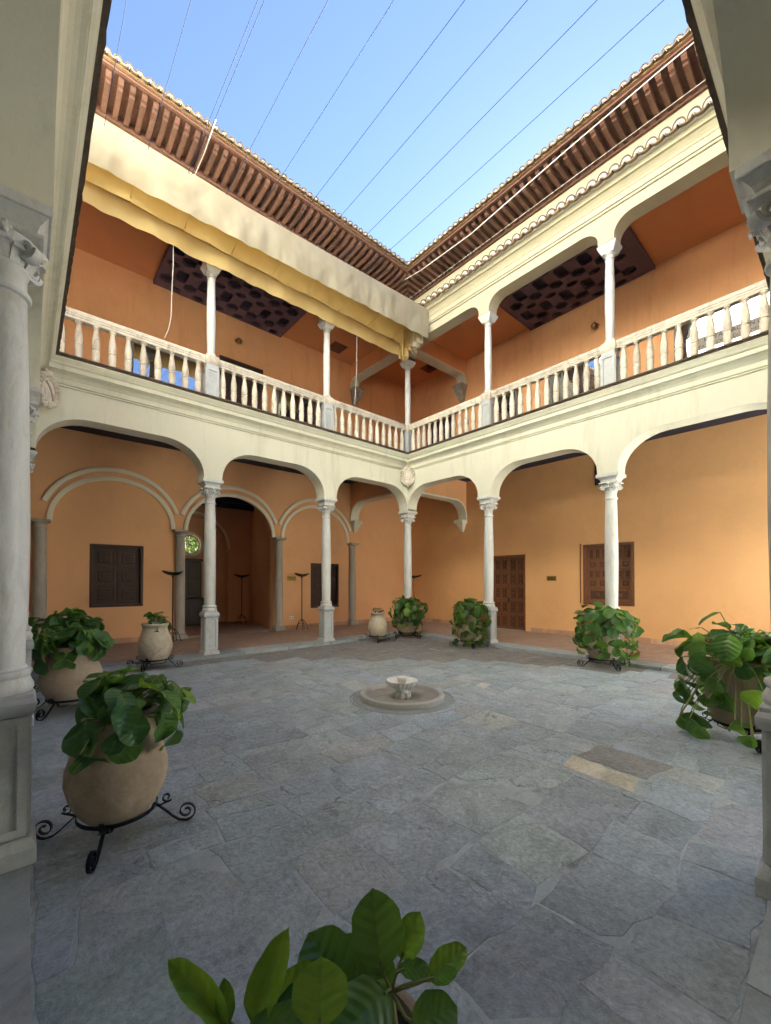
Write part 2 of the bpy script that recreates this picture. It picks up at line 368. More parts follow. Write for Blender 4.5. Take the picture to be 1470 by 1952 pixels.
def make_paving():
    m, nt, b = new_mat('courtyard_flagstone'); v, rr = obj_vec(nt, True)
    at = nt.nodes.new('ShaderNodeAttribute'); at.attribute_type = 'OBJECT'; at.attribute_name = 'tone'
    n1 = noise_n(nt, v, 2.2, 8, .68, .7); n2 = noise_n(nt, v, 30, 6, .7); n3 = noise_n(nt, v, 5, 7, .72, 1.5)
    sh = ramp(nt, n1.outputs[0], [(.26, .62), (.5, 1.0), (.76, 1.32)])
    col = mix(nt, 1.0, at.outputs['Color'], sh.outputs[0], 'MULTIPLY')
    col = mix(nt, ramp(nt, n3.outputs[0], [(.54, 0.), (.70, .35)]).outputs[0], col, (.27,.275,.255))
    # thin pale calcite veins and dark hairline cracks
    vo = N(nt, 'ShaderNodeTexVoronoi', feature='DISTANCE_TO_EDGE', Scale=1.7)
    ds = N(nt, 'ShaderNodeVectorMath', operation='MULTIPLY_ADD'); nt.links.new(n3.outputs['Color'], ds.inputs[0]); ds.inputs[1].default_value = (.28,.28,.28); nt.links.new(v, ds.inputs[2]); nt.links.new(ds.outputs[0], vo.inputs['Vector'])
    cr = ramp(nt, vo.outputs['Distance'], [(.003, 1.), (.009, 0.)]); mk = ramp(nt, noise_n(nt, v, 1.3, 3).outputs[0], [(.57, 0.), (.64, 1.)])
    crk = N(nt, 'ShaderNodeMath', operation='MULTIPLY'); nt.links.new(cr.outputs[0], crk.inputs[0]); nt.links.new(mk.outputs[0], crk.inputs[1])
    vs = obj_vec(nt, scale=(1,1,1)); vo2 = N(nt, 'ShaderNodeTexVoronoi', feature='DISTANCE_TO_EDGE', Scale=3.1)
    ds2 = N(nt, 'ShaderNodeVectorMath', operation='MULTIPLY_ADD'); nt.links.new(n1.outputs['Color'], ds2.inputs[0]); ds2.inputs[1].default_value = (.9,.9,.9); nt.links.new(v, ds2.inputs[2]); nt.links.new(ds2.outputs[0], vo2.inputs['Vector'])
    ve = ramp(nt, vo2.outputs['Distance'], [(.004, .6), (.014, 0.)]); mk2 = ramp(nt, noise_n(nt, v, 1.9, 3).outputs[0], [(.5, 0.), (.6, 1.)])
    ven = N(nt, 'ShaderNodeMath', operation='MULTIPLY'); nt.links.new(ve.outputs[0], ven.inputs[0]); nt.links.new(mk2.outputs[0], ven.inputs[1])
    col = mix(nt, ven.outputs[0], col, (.50,.49,.46))
    cv = N(nt, 'ShaderNodeMath', operation='MULTIPLY'); nt.links.new(crk.outputs[0], cv.inputs[0]); cv.inputs[1].default_value = .5
    col = mix(nt, cv.outputs[0], col, (.035,.034,.034))
    col = mix(nt, .75, col, n2.outputs[0], 'OVERLAY')
    n4 = noise_n(nt, obj_vec(nt, scale=(1,1,1)), 14, 5, .75, 2.0)
    col = mix(nt, ramp(nt, n4.outputs[0], [(.62, 0.), (.72, .35)]).outputs[0], col, (.52,.53,.52))
    col = mix(nt, ramp(nt, n4.outputs[0], [(.26, .4), (.36, 0.)]).outputs[0], col, (.10,.105,.11))
    nt.links.new(col, b.inputs['Base Color'])
    rg = ramp(nt, n3.outputs[0], [(.3, .42), (.7, .72)]); nt.links.new(rg.outputs[0], b.inputs['Roughness'])
    h = N(nt, 'ShaderNodeMath', operation='MULTIPLY_ADD'); nt.links.new(n3.outputs[0], h.inputs[0]); h.inputs[1].default_value = 3.0; nt.links.new(n2.outputs[0], h.inputs[2])
    h2 = N(nt, 'ShaderNodeMath', operation='MULTIPLY_ADD'); nt.links.new(crk.outputs[0], h2.inputs[0]); h2.inputs[1].default_value = -2.0; nt.links.new(h.outputs[0], h2.inputs[2])
    bump(nt, b, h2.outputs[0], .8, .014); return m
M['paving'] = make_paving()

# ------------------------------------------------------------------ layout constants
LX, LY = 9.57, 9.28                 # courtyard between column axes: x -9.57..0, y -9.28..0
G, K = -.09, -.02                   # courtyard level, gallery level
WALL = 3.1                          # gallery depth
CN = [0, 3.17, 6.31, 9.57]; CE = [0, 3.08, 6.13, 9.28]
def fN(s, d, z): return (-s, -d, z)
def fE(s, d, z): return (-d, -s, z)
def fW(s, d, z): return (-LX+d, -s, z)
def fS(s, d, z): return (-s, -LY+d, z)
SIDES = {'north': (fN, CN, LX), 'east': (fE, CE, LY), 'west': (fW, CE, LY), 'south': (fS, CN, LX)}

# ------------------------------------------------------------------ ground
tag(MB().add([(-600,-600,-.5),(600,-600,-.5),(600,600,-.5),(-600,600,-.5)], [(0,1,2,3)]).build('ground', M['ground'], fix=False), kind='structure')
court = tag(MB().box(-LX, 0, -LY, 0, -.42, G-.0025).build('courtyard_floor', M['mortar']), kind='structure')

def stone_mesh(poly, z0, z1, ch, rng, rough=.019, sub=.11):
    """irregular slab: jittered outline, chamfered top"""
    pts = []
    n = len(poly)
    for i in range(n):
        a = Vector(poly[i]); b = Vector(poly[(i+1) % n]); L = (b-a).length; k = max(1, min(5, int(L/sub)))
        nn = (b-a).normalized(); nn = Vector((-nn.y, nn.x))
        for j in range(k):
            p = a.lerp(b, j/k)
            if j: p = p + nn*rng.uniform(-rough, rough)
            pts.append(p)
    c = sum(pts, Vector((0,0)))/len(pts)
    m = len(pts); vs = []; fs = []
    tx, ty = rng.uniform(-.006,.006), rng.uniform(-.006,.006)
    def tilt(p): return (p.x-c.x)*tx + (p.y-c.y)*ty
    for p in pts: vs.append((p.x-c.x, p.y-c.y, z0))
    for p in pts: vs.append((p.x-c.x, p.y-c.y, z1-ch+tilt(p)))
    for p in pts:
        q = p + (c-p).normalized()*ch*1.3; vs.append((q.x-c.x, q.y-c.y, z1+tilt(q)))
    for i in range(m):
        j = (i+1) % m; fs.append((i, j, m+j, m+i)); fs.append((m+i, m+j, 2*m+j, 2*m+i))
    fs.append(tuple(2*m+i for i in range(m)))
    return MB().add(vs, fs), c

TONES = [(.345,.41,.475), (.33,.395,.465), (.365,.42,.47), (.315,.375,.44), (.345,.415,.455), (.385,.425,.445), (.35,.38,.425), (.33,.40,.475)]
def paving():
    rng = random.Random(21)
    x0, x1, y0, y1 = -9.44, -.28, -9.20, -.28
    special = [((-5.77,-8.30,-5.42,-7.72), (.60,.58,.48)), ((-5.40,-8.34,-4.90,-7.75), (.275,.275,.30)), ((-3.98,-5.61,-3.66,-5.40), (.52,.52,.49))]
    rects = []
    # courses running along x, with a few long continuous joints
    y = y0
    while y < y1-.05:
        far = (y-y0)/(y1-y0)
        h = rng.uniform(.32, .58)
        if y+h > y1-.25: h = y1-y
        x = x0 - rng.uniform(0, .4)
        while x < x1:
            w = rng.choice([rng.uniform(.28,.5), rng.uniform(.4,.75), rng.uniform(.55,.85)])
            a, b = max(x, x0), min(x+w, x1)
            if x1-b < .2: b = x1; w = b-x+.01
            if b-a > .06:
                if h > .48 and b-a < .7 and rng.random() < .4:
                    t = rng.uniform(.35,.65); rects.append((a, y, b, y+h*t)); rects.append((a, y+h*t, b, y+h))
                elif rng.random() < .16 and b-a > .7:
                    t = rng.uniform(.4,.6)*(b-a)
                    u = rng.uniform(.35,.65)*h
                    rects.append((a, y, a+t, y+h)); rects.append((a+t, y, b, y+u)); rects.append((a+t, y+u, b, y+h))
                else: rects.append((a, y, b, y+h))
            x += w
        y += h
    def clip(rs, sp):
        out = []
        for r in rs:
            ix0, iy0, ix1, iy1 = max(r[0], sp[0]), max(r[1], sp[1]), min(r[2], sp[2]), min(r[3], sp[3])
            if ix0 >= ix1 or iy0 >= iy1: out.append(r); continue
            for q in ((r[0], r[1], ix0, r[3]), (ix1, r[1], r[2], r[3]), (ix0, r[1], ix1, iy0), (ix0, iy1, ix1, r[3])):
                if q[2]-q[0] > .09 and q[3]-q[1] > .09: out.append(q)
        return out
    for sp, _ in special: rects = clip(rects, sp)
    rects += [sp for sp, _ in special]
    # shared jittered corners so neighbours stay parallel but not square
    def jit(px, py):
        n = noise.noise_vector(Vector((px*1.9, py*1.9, 3.7))); n2 = noise.noise_vector(Vector((px*.5, py*.5, 9.1)))
        e = min(px-x0, x1-px, py-y0, y1-py, .2)/.2
        return px + (n.x*.13+n2.x*.16)*max(0, e), py + (n.y*.13+n2.y*.16)*max(0, e)
    fc = Vector((-5.30, -5.20))
    big = []
    for r in rects:
        g = rng.choice([.003, .004, .006, .008, .012])
        a, b, c, d = r
        sp = next((t for q, t in special if q == r), None)
        w, h = c-a, d-b
        cs = [(a,b),(c,b),(c,d),(a,d)]
        poly = [Vector(jit(*p)) for p in cs]
        if sp is None and min(w, h) > .3 and rng.random() < .25:      # knocked-off corner
            k = rng.randrange(4); p = poly[k]; q0 = poly[k-1]; q1 = poly[(k+1) % 4]
            t0, t1 = rng.uniform(.10,.24), rng.uniform(.10,.24)
            poly[k:k+1] = [p.lerp(q0, t0), p.lerp(q1, t1)]
        cc = sum(poly, Vector((0,0)))/len(poly)
        poly = [p + (cc-p).normalized()*g*1.4 for p in poly]
        if all((p-fc).length < .74 for p in poly): continue
        # cut back where the fountain ring lies
        np_ = []
        for p in poly:
            v = p-fc
            np_.append(fc + v.normalized()*max(v.length, .76))
        big.append((w*h, np_, sp))
    big.sort(key=lambda t: (t[1][0]-Vector((CAMX, CAMY))).length)
    rest = MB()
    for i, (ar, poly, sp) in enumerate(big):
        mb, c = stone_mesh([(p.x, p.y) for p in poly], G-.05, G+rng.uniform(-.0015,.0025), .003, rng)
        tone = sp or TONES[rng.choice([0,0,0,1,1,2,2,3,4,4,5,7,7,0,1,2,4,6])]
        if i < 298:
            o = link('paving_stone', mb.mesh('paving_stone'), M['paving'], court, (c.x, c.y, 0))
            k_ = rng.uniform(.92,1.08); o['tone'] = tuple(float(t*k_*rng.uniform(.98,1.02)) for t in tone)
        else:
            rest.add([(v[0]+c.x, v[1]+c.y, v[2]) for v in mb.v], mb.f)
    if rest.v:
        o = rest.build('paving_stones', M['paving'], court); o['kind'] = 'stuff'; o['tone'] = (.23,.23,.235)
paving()

def kerbs():
    rng = random.Random(5)
    for side, (fn, cs, L) in SIDES.items():
        floor = thing('arcade_pavement', {'north': 'terracotta gallery floor with grey stone kerb in front of the blind arches', 'east': 'terracotta gallery floor with grey stone kerb below the carved oak door',
            'west': 'raised stone kerb under the near column at the left edge', 'south': 'raised stone slabs under the near column at the right edge'}[side], 'pavement')
        d0 = {'north': .28, 'east': .28, 'west': .115, 'south': .07}[side]      # kerb front, outward of the axis
        d1 = -.30 if side in ('north', 'east') else -1.6
        s = -.6 if side in ('north','south') else .285
        end = L+.6 if side in ('north','south') else L-.075
        if side == 'north': s = -.3; end = L+.3
        while s < end-.1:
            w = rng.uniform(.8, 1.5)
            if s+w > end-.4: w = end-s
            mb = MB(); mb.mbox(fn, s+.006, s+w-.006, d1, d0+rng.uniform(-.008,.008), -.2, (K if side in ('north', 'east') else G+.004)+rng.uniform(-.004,.004))
            mb.build('kerb_stone', M['kerb'], floor, bevel=.012 if side in ('north', 'east') else .004)
            s += w
        MB().mbox(fn, -3.3, L+3.3, -3.2, d1-.01, -.3, (K if side in ('north', 'east') else G)-.012).build('floor_bed', M['mortar'], floor)
        if side in ('north', 'east'):
            mb = MB(); y = -.31; row = 0
            sa, sb = (-3.05, 12.6) if side == 'north' else (-.3, 9.6)
            while y > -3.05:
                s = sa - (row % 2)*.16
                while s < sb:
                    a, b = max(s, sa)+.004, min(s+.32, sb)-.004
                    if b-a > .05:
                        z = K+rng.uniform(-.003,.003)
                        mb.mbox(fn, a, b, max(y-.32, -3.08)+.004, y-.004, K-.04, z)
                    s += .32
                y -= .32; row += 1
            o = mb.build('floor_tiles', M['terracotta'], floor, bevel=0); o['kind'] = 'stuff'
kerbs()

# ------------------------------------------------------------------ arcades
def arc(s0, s1, zs, ztop, rx, rz, n=9):
    """basket-handle opening from s0 to s1 (pier faces), springing zs, soffit ztop"""
    pts = [(s0, zs)]
    z1 = ztop-rz
    for i in range(n+1):
        a = pi - (pi/2)*i/n; pts.append((s0+rx+rx*cos(a), z1+rz*sin(a)))
    for i in range(n+1):
        a = pi/2 - (pi/2)*i/n; pts.append((s1-rx+rx*cos(a), z1+rz*sin(a)))
    pts.append((s1, zs)); return pts
def sweep(fn, L, prof, mitre=True):
    """moulding: profile (d,z) open polyline swept along the side with mitred inner corners, closed at the back"""
    mb = MB(); n = len(prof); vs = []
    for d, z in prof: vs.append(fn(d if mitre else 0, d, z))
    for d, z in prof: vs.append(fn(L-d if mitre else L, d, z))
    fs = [(i, i+1, n+i+1, n+i) for i in range(n-1)] + [(n-1, 0, n, 2*n-1), tuple(range(n)), tuple(range(n, 2*n))[::-1]]
    return mb.add(vs, fs)

LOWER_PROF = [(-.2,5.10),(.203,5.10),(.203,5.122),(.172,5.124),(.172,5.138),(.214,5.142),(.214,5.165),(.178,5.168),(.178,5.180),(.222,5.182),(.226,5.275),(.238,5.285),(.248,5.305),(.27,5.33),(.305,5.35),(.34,5.358),(.325,5.362),(.325,5.372),(.372,5.375),(.375,5.45),(.355,5.453),(.355,5.463),(.386,5.466),(.388,5.478),(.40,5.48),(.405,5.497),(.428,5.52),(.446,5.545),(.455,5.55),(.455,5.575),(-.2,5.575)]
UPPER_PROF = [(-.16,9.385),(.203,9.385),(.203,9.405),(.170,9.408),(.170,9.426),(.216,9.43),(.218,9.475),(.178,9.478),(.178,9.495),(.224,9.497),(.226,9.62),(.245,9.63),(.255,9.65),(.245,9.67),(.255,9.68),(.29,9.715),(.34,9.75),(.322,9.754),(.322,9.77),(.375,9.774),(.385,9.82),(.40,9.84),(.40,9.86),(-.16,9.86)]
LABEL_ARC = {'north': 'cream arcade front carrying the balustrade on the awning side of the courtyard', 'east': 'cream arcade front of the courtyard side without awning, facing the carved oak door',
             'west': 'cream entablature and arch close by at the left edge of the picture', 'south': 'cream entablature and arch close by at the upper right corner of the picture'}
ATTIC = {'north': 10.80, 'east': 10.80, 'west': 13.2, 'south': 9.8}
for side, (fn, cs, L) in SIDES.items():
    t = thing('arcade_front', LABEL_ARC[side], 'arcade')
    full = side in ('north', 'south')
    ca, cb = (-.2, L+.2) if full else (.2, L-.2)
    out = [(ca, 5.10), (ca, 3.89)]
    hw = .2
    for i in range(len(cs)-1):
        out += arc(cs[i]+hw, cs[i+1]-hw, 3.89, 4.62, .80, .68)
    out += [(cb, 3.89), (cb, 5.10)]
    # drop doubled points
    o2 = [p for i, p in enumerate(out) if i == 0 or (abs(p[0]-out[i-1][0])+abs(p[1]-out[i-1][1])) > 1e-4]
    curve_plate(o2, [], lambda a, b, k: fn(a, k, b), -.2, .2).build('arch_wall', M['cream'], t, smooth=28)
    sweep(fn, L, LOWER_PROF).build('entablature', M['cream'], t)
    # weathered brick edge courses on top of the cornice
    for (da, db, za, zb) in ((.20, .475, 5.577, 5.601), (.20, .505, 5.603, 5.630)):
        mb = MB(); n = 90; vs = []; fs = []
        for i in range(n+1):
            u = i/n
            dd = db + noise.noise(Vector((u*L*7, za*40, 1)))*.012
            for d, z in ((da, za), (dd, za+.002*noise.noise(Vector((u*30, 2, za)))), (dd-.006, zb), (da, zb)): vs.append(fn(db+(L-2*db)*u if d != da else da+(L-2*da)*u, d, z))
        for i in range(n):
            for k in range(4): fs.append((i*4+k, i*4+(k+1) % 4, i*4+4+(k+1) % 4, i*4+4+k))
        mb.add(vs, fs); mb.build('cornice_edge', M['mossy'], t)
    # upper storey
    out = [(ca, 9.95), (ca, 8.79)]; hw = .16
    ca2, cb2 = (-.16, L+.16) if full else (.2, L-.2)
    out = [(ca2, 9.385), (ca2, 8.79)]
    for i in range(len(cs)-1):
        lo = cs[i]+hw if not (not full and i == 0) else .2; hi = cs[i+1]-hw if not (not full and i == len(cs)-2) else L-.2
        out += arc(lo, hi, 8.79, 9.18, .36, .30)
    out += [(cb2, 8.79), (cb2, 9.385)]
    o2 = [p for i, p in enumerate(out) if i == 0 or (abs(p[0]-out[i-1][0])+abs(p[1]-out[i-1][1])) > 1e-4]
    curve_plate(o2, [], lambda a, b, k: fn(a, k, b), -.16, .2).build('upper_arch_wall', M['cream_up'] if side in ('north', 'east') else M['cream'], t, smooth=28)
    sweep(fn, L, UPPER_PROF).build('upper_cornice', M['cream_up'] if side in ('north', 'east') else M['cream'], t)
    # wall strip between ledge and eaves
    if side != 'south': MB().mbox(fn, .06 if not full else -.1, L-.06 if not full else L+.1, -.16, .06, 9.862, ATTIC[side]).build('attic_wall', M['cream_up'] if side in ('north', 'east') else M['cream'], t)

# gallery floors / ceilings, back walls, roofs
def gal(side):
    fn, cs, L = SIDES[side]
    sa, sb = (-WALL, L+WALL) if side in ('north', 'south') else (-.2, L+.2)
    return fn, L, sa, sb
for side in SIDES:
    fn, L, sa, sb = gal(side)
    c = thing('gallery_floor_slab', {'north':'gallery storey floor with dark plank ceiling behind the arches under the awning','east':'gallery storey floor with dark plank ceiling above the carved oak door','west':'gallery storey floor above the left edge','south':'gallery storey floor above the right edge'}[side], 'ceiling')
    MB().mbox(fn, sa, sb, -WALL+.01, -.203, 5.40, 5.56).build('slab', M['beam'], c)
    if side in ('north', 'east'):
        d = -WALL+.02
        while d < -.25:
            MB().mbox(fn, sa if side == 'north' else -.1, sb, d, min(d+.235, -.205), 5.36, 5.398).build('ceiling_plank', M['beam'], c); d += .24
    u = thing('gallery_ceiling', {'north':'salmon ceiling of the upper gallery behind the awning','east':'salmon ceiling of the upper gallery opposite the awning side','west':'ceiling of the upper gallery above the left edge','south':'ceiling of the upper gallery above the right edge'}[side], 'ceiling')
    MB().mbox(fn, sa, sb, -WALL+.004, -.163, 9.955, 10.1).build('ceiling_plaster', M['salmon'], u)
    r = thing('tiled_roof', {'north':'tiled roof and wooden eaves above the awning','east':'tiled roof and wooden eaves on the side with the tiled ledge','west':'roof above the left edge','south':'roof above the right edge'}[side], 'roof')
    # roof body rising away from the eaves
    if side == 'south': prof = [(.5, 9.92), (-WALL-.4, 10.55), (-WALL-.4, 10.40), (.48, 9.865)]
    else:
        q = ATTIC[side]; prof = [(1.0, q+.10), (-WALL-.4, q+1.62), (-WALL-.4, q+1.45), (.98, q+.03)]
    mb = MB(); vs = [fn(d, d, z) for d, z in prof] + [fn(L-d, d, z) for d, z in prof]
    mb.add(vs, [(0,1,5,4),(1,2,6,5),(2,3,7,6),(3,0,4,7),(0,3,2,1),(4,5,6,7)]); mb.build('roof_slope', M['tile'], r)
    SIDES[side] = SIDES[side] + (r,)

# back walls of the galleries ------------------------------------------------
def wall_label(s): return {'north': 'orange gallery wall with two dark shutters and blind arches', 'east': 'orange gallery wall with carved oak door and panelled window', 'west': 'gallery wall behind the left columns', 'south': 'gallery wall behind the camera'}[s]
WN = thing('gallery_wall', wall_label('north'), 'wall')
WE = thing('gallery_wall', wall_label('east'), 'wall')
def rect(x0, x1, z0, z1): return [(x0,z0),(x1,z0),(x1,z1),(x0,z1)]
# north: one tall wall with the hall arch; hall opening centre x=-4.6
hall = [(-6.02, K-.02), (-6.02, 3.08)]
for i in range(25):
    a = pi - pi*i/24; hall.append((-4.60+1.42*cos(a), 3.08+1.24*sin(a)))
hall += [(-3.18, 3.08), (-3.18, K-.02)]
outer = [(-12.7, -.2), (-6.02, -.2)] + hall[0:] + [(-3.18, -.2), (3.1, -.2), (3.1, 5.42), (-12.7, 5.42)]
o2 = [p for i, p in enumerate(outer) if i == 0 or (abs(p[0]-outer[i-1][0])+abs(p[1]-outer[i-1][1])) > 1e-4]
curve_plate(o2, [rect(-8.25,-7.04,.94,2.57), rect(-1.77,-.56,.67,2.27)], lambda a, b, k: (a, k, b), 3.1, 3.42).build('lower_plaster', M['orange_low'], WN)
MB().box(-12.7, 3.1, 3.1, 3.42, 5.421, 12.2).build('upper_plaster', M['orange'], WN)
curve_plate([(-3.42,-.2),(1.06,-.2),(1.06,2.52),(2.39,2.52),(2.39,-.2),(9.6,-.2),(9.6,5.42),(-3.42,5.42)], [rect(4.245,5.595,.935,2.705)], lambda a, b, k: (k, -a, b), 3.1, 3.42).build('lower_plaster', M['ochre'], WE)
MB().box(3.1, 3.42, -12.4, 3.42, 5.421, 12.2).build('upper_plaster', M['orange'], WE)
WWs = thing('gallery_wall', wall_label('west'), 'wall'); MB().box(-13.0, -12.67, -12.4, 3.42, -.2, 12.2).build('plaster', M['cream'], WWs)
WSs = thing('gallery_wall', wall_label('south'), 'wall'); MB().box(-12.67, 3.1, -12.7, -12.38, -.2, 10.4).build('plaster', M['cream'], WSs)
rng = random.Random(11)
x = -9.45
while x < 3.0:
    w = rng.uniform(.38,.46)
    if not (-6.3 < x+w/2 < -2.95): MB().box(x+.004, x+w-.004, 3.078, 3.099, K, .115).build('skirting_tile', M['skirting'], WN, bevel=.004)
    x += w
y = 2.95
while y > -9.3:
    w = rng.uniform(.38,.46)
    if not (-2.48 < y-w/2 < -1.0): MB().box(3.078, 3.099, y-w+.004, y-.004, K, .115).build('skirting_tile', M['skirting'], WE, bevel=.004)
    y -= w

# blind arch mouldings on the north wall
def ring(cx, rx, rz, w, y0, y1, x0=None, x1=None, cz=3.08, n=40):
    pts_o = []; pts_i = []
    for i in range(n+1):
        a = pi - pi*i/n
        px = cx+rx*cos(a)
        if x0 is not None and (px < x0-1e-6 or px > x1+1e-6): continue
        pts_o.append((px, cz+rz*sin(a))); 
        qx = cx+(rx-w)*cos(a)
        pts_i.append((min(max(qx, x0 if x0 is not None else -99), x1 if x1 is not None else 99), cz+(rz-w)*sin(a)))
    mb = MB(); vs = []; fs = []; m = len(pts_o)
    for o_, i_ in zip(pts_o, pts_i):
        e = .25
        mo = (o_[0]*(1-e)+i_[0]*e, o_[1]*(1-e)+i_[1]*e); mi = (o_[0]*e+i_[0]*(1-e), o_[1]*e+i_[1]*(1-e))
        vs += [(o_[0], y1, o_[1]), (o_[0], y0+.012, o_[1]), (mo[0], y0, mo[1]), (mi[0], y0, mi[1]), (i_[0], y0+.012, i_[1]), (i_[0], y1, i_[1])]
    for i in range(m-1):
        for k in range(5): fs.append((i*6+k, i*6+k+1, (i+1)*6+k+1, (i+1)*6+k))
    fs.append(tuple(range(6))); fs.append(tuple((m-1)*6+k for k in range(6))[::-1])
    return mb.add(vs, fs)
for cx in (-7.68, -4.60, -1.53):
    ring(cx, 1.60, 1.50, .11, 3.03, 3.101, cx-1.53, cx+1.53).build('arch_moulding', M['trim'], WN, smooth=40)
    ring(cx, 1.43, 1.265, .11, 3.035, 3.101).build('arch_moulding', M['trim'], WN, smooth=40)

# engaged wall columns
def wall_column():
    t = thing('wall_column', 'x', 'column', group='plain stone columns against the blind arches')
    MB().lathe([(.15,.10),(.165,.12),(.165,.15),(.14,.18),(.135,.2),(.13,.24),(.138,1.2),(.118,2.82),(.118,2.86),(.13,2.87),(.13,2.90),(.118,2.91),(.118,2.96),(.16,3.01)], 20).build('shaft', M['wallcolumn'], t, smooth=35)
    MB().sqlathe([(.19,3.01),(.19,3.075)]).build('abacus', M['wallcolumn'], t, bevel=.008)
    MB().sqlathe([(.175,K),(.175,.10)]).build('plinth', M['wallcolumn'], t, bevel=.008)
    return t
wc = wall_column(); wc.location = (-9.22, 3.02, 0); wc['label'] = 'plain grey stone wall column at the far left end of the blind arches'
for x, l in ((-6.13, 'plain beige wall column left of the dark hall opening'), (-3.05, 'plain beige wall column right of the dark hall opening'), (0.02, 'slender plain wall column right of the smaller shutter')):
    dup(wc, (x, 3.02, 0), 0, l)

# hall behind the arch -------------------------------------------------------
HL = thing('hall_room', 'dim hall with round window seen through the open arch', 'room')
MB().box(-7.6, -1.2, 3.43, 7.6, -.3, K-.002).build('hall_floor', M['terracotta'], HL)
hole = [(-4.60+.37*cos(2*pi*i/40), 3.06+.37*sin(2*pi*i/40)) for i in range(40)]
curve_plate([(-7.6,-.2),(-1.2,-.2),(-1.2,5.0),(-7.6,5.0)], [hole], lambda a, b, k: (a, k, b), 7.3, 7.55).build('back_wall', M['hall'], HL)
MB().add([(-6.1,3.43,-.2),(-6.9,7.3,-.2),(-7.2,7.3,-.2),(-6.4,3.43,-.2),(-6.1,3.43,4.9),(-6.9,7.3,4.9),(-7.2,7.3,4.9),(-6.4,3.43,4.9)], [(0,1,5,4),(1,2,6,5),(2,3,7,6),(3,0,4,7),(4,5,6,7),(0,3,2,1)]).build('side_wall', M['hall'], HL)
MB().add([(-3.02,3.43,-.2),(-2.25,7.3,-.2),(-1.9,7.3,-.2),(-2.7,3.43,-.2),(-3.02,3.43,4.9),(-2.25,7.3,4.9),(-1.9,7.3,4.9),(-2.7,3.43,4.9)], [(0,1,5,4),(1,2,6,5),(2,3,7,6),(3,0,4,7),(4,5,6,7),(0,3,2,1)]).build('side_wall', M['hall'], HL)
MB().box(-7.6, -1.2, 3.43, 7.6, 4.72, 5.0).build('hall_ceiling', M['beam'], HL)
for yy in (4.2, 5.3, 6.4): MB().box(-6.8, -2.3, yy, yy+.16, 4.50, 4.718).build('ceiling_beam', M['beam'], HL)
MB().box(-2.75, -2.4, 4.9, 5.06, 4.25, 4.49).build('beam_corbel', M['beam'], HL, bevel=.02)
# niche arch on the back wall
npts = [(-5.95,-.2),(-5.95,2.9)] + [(-4.6+1.35*cos(pi-pi*i/24), 2.9+1.25*sin(pi-pi*i/24)) for i in range(1,24)] + [(-3.25,2.9),(-3.25,-.2)]
outer = [(-6.85,-.2)] + npts + [(-2.3,-.2),(-2.3,4.71),(-6.85,4.71)]
curve_plate(outer, [], lambda a, b, k: (a, k, b), 7.0, 7.299).build('niche_wall', M['hall'], HL)
def ringb(cx, cz, r0, r1, y0, y1, a0=0, a1=2*pi, n=40):
    vs = []; fs = []; full = abs(a1-a0-2*pi) < 1e-6; m = n if full else n+1
    for i in range(m):
        a = a0+(a1-a0)*i/n
        for r, yy in ((r0,y0),(r1,y0),(r1,y1),(r0,y1)): vs.append((cx+r*cos(a), yy, cz+r*sin(a)))
    for i in range(n):
        j = (i+1) % m
        for k in range(4): fs.append((i*4+k, i*4+(k+1) % 4, j*4+(k+1) % 4, j*4+k))
    return MB().add(vs, fs)
ringb(-4.6, 2.9, 1.33, 1.41, 6.965, 7.0, 0, pi, 30).build('niche_moulding', M['trim'], HL, smooth=40)
rw = thing('round_window', 'round leaded window full of green leaves high in the hall wall', 'window', (-4.6, 7.3, 3.06))
def at_rw(mb): mb.v = [(v[0]+4.6, v[1]-7.3, v[2]-3.06) for v in mb.v]; return mb
at_rw(ringb(-4.6, 3.06, .355, .47, 7.25, 7.30)).build('outer_ring', M['trim'], rw, smooth=40)
at_rw(ringb(-4.6, 3.06, .47, .52, 7.27, 7.30)).build('edge_ring', M['ochre'], rw, smooth=40)
at_rw(ringb(-4.6, 3.06, .335, .372, 7.40, 7.44)).build('window_frame', M['black'], rw, smooth=40)
mb = MB()
for i in range(6):
    a = pi*i/6; mb.tube([(.34*cos(a), .115, .34*sin(a)), (-.34*cos(a), .115, -.34*sin(a))], .006, 5)
for rr in (.13, .24): mb.tube([(rr*cos(2*pi*i/28), .115, rr*sin(2*pi*i/28)) for i in range(29)], .006, 5)
mb.build('lead_cames', M['black'], rw)
# carved cabinet against the hall wall
cab = thing('carved_cabinet', 'tall dark carved wooden cabinet beneath the round window', 'cabinet', (-4.85, 7.28, K))
MB().box(-.62,.62,-.55,0,0,.95).build('base_chest', M['darkdoor'], cab, bevel=.015)
MB().box(-.66,.66,-.60,0,.952,1.0).build('ledge', M['darkdoor'], cab, bevel=.01)
MB().box(-.55,.55,-.32,0,1.002,2.40).build('upper_case', M['darkdoor'], cab, bevel=.015)
MB().box(-.60,.60,-.36,0,2.402,2.50).build('cornice', M['darkdoor'], cab, bevel=.02)
for xx in (-.28,.28):
    MB().box(xx-.22,xx+.22,-.345,-.321,1.1,1.65).build('carved_panel', M['darkdoor'], cab, bevel=.02)
    MB().box(xx-.22,xx+.22,-.345,-.321,1.75,2.3).build('carved_panel', M['darkdoor'], cab, bevel=.02)
    MB().box(xx-.24,xx+.24,-.575,-.551,.12,.85).build('carved_panel', M['darkdoor'], cab, bevel=.02)

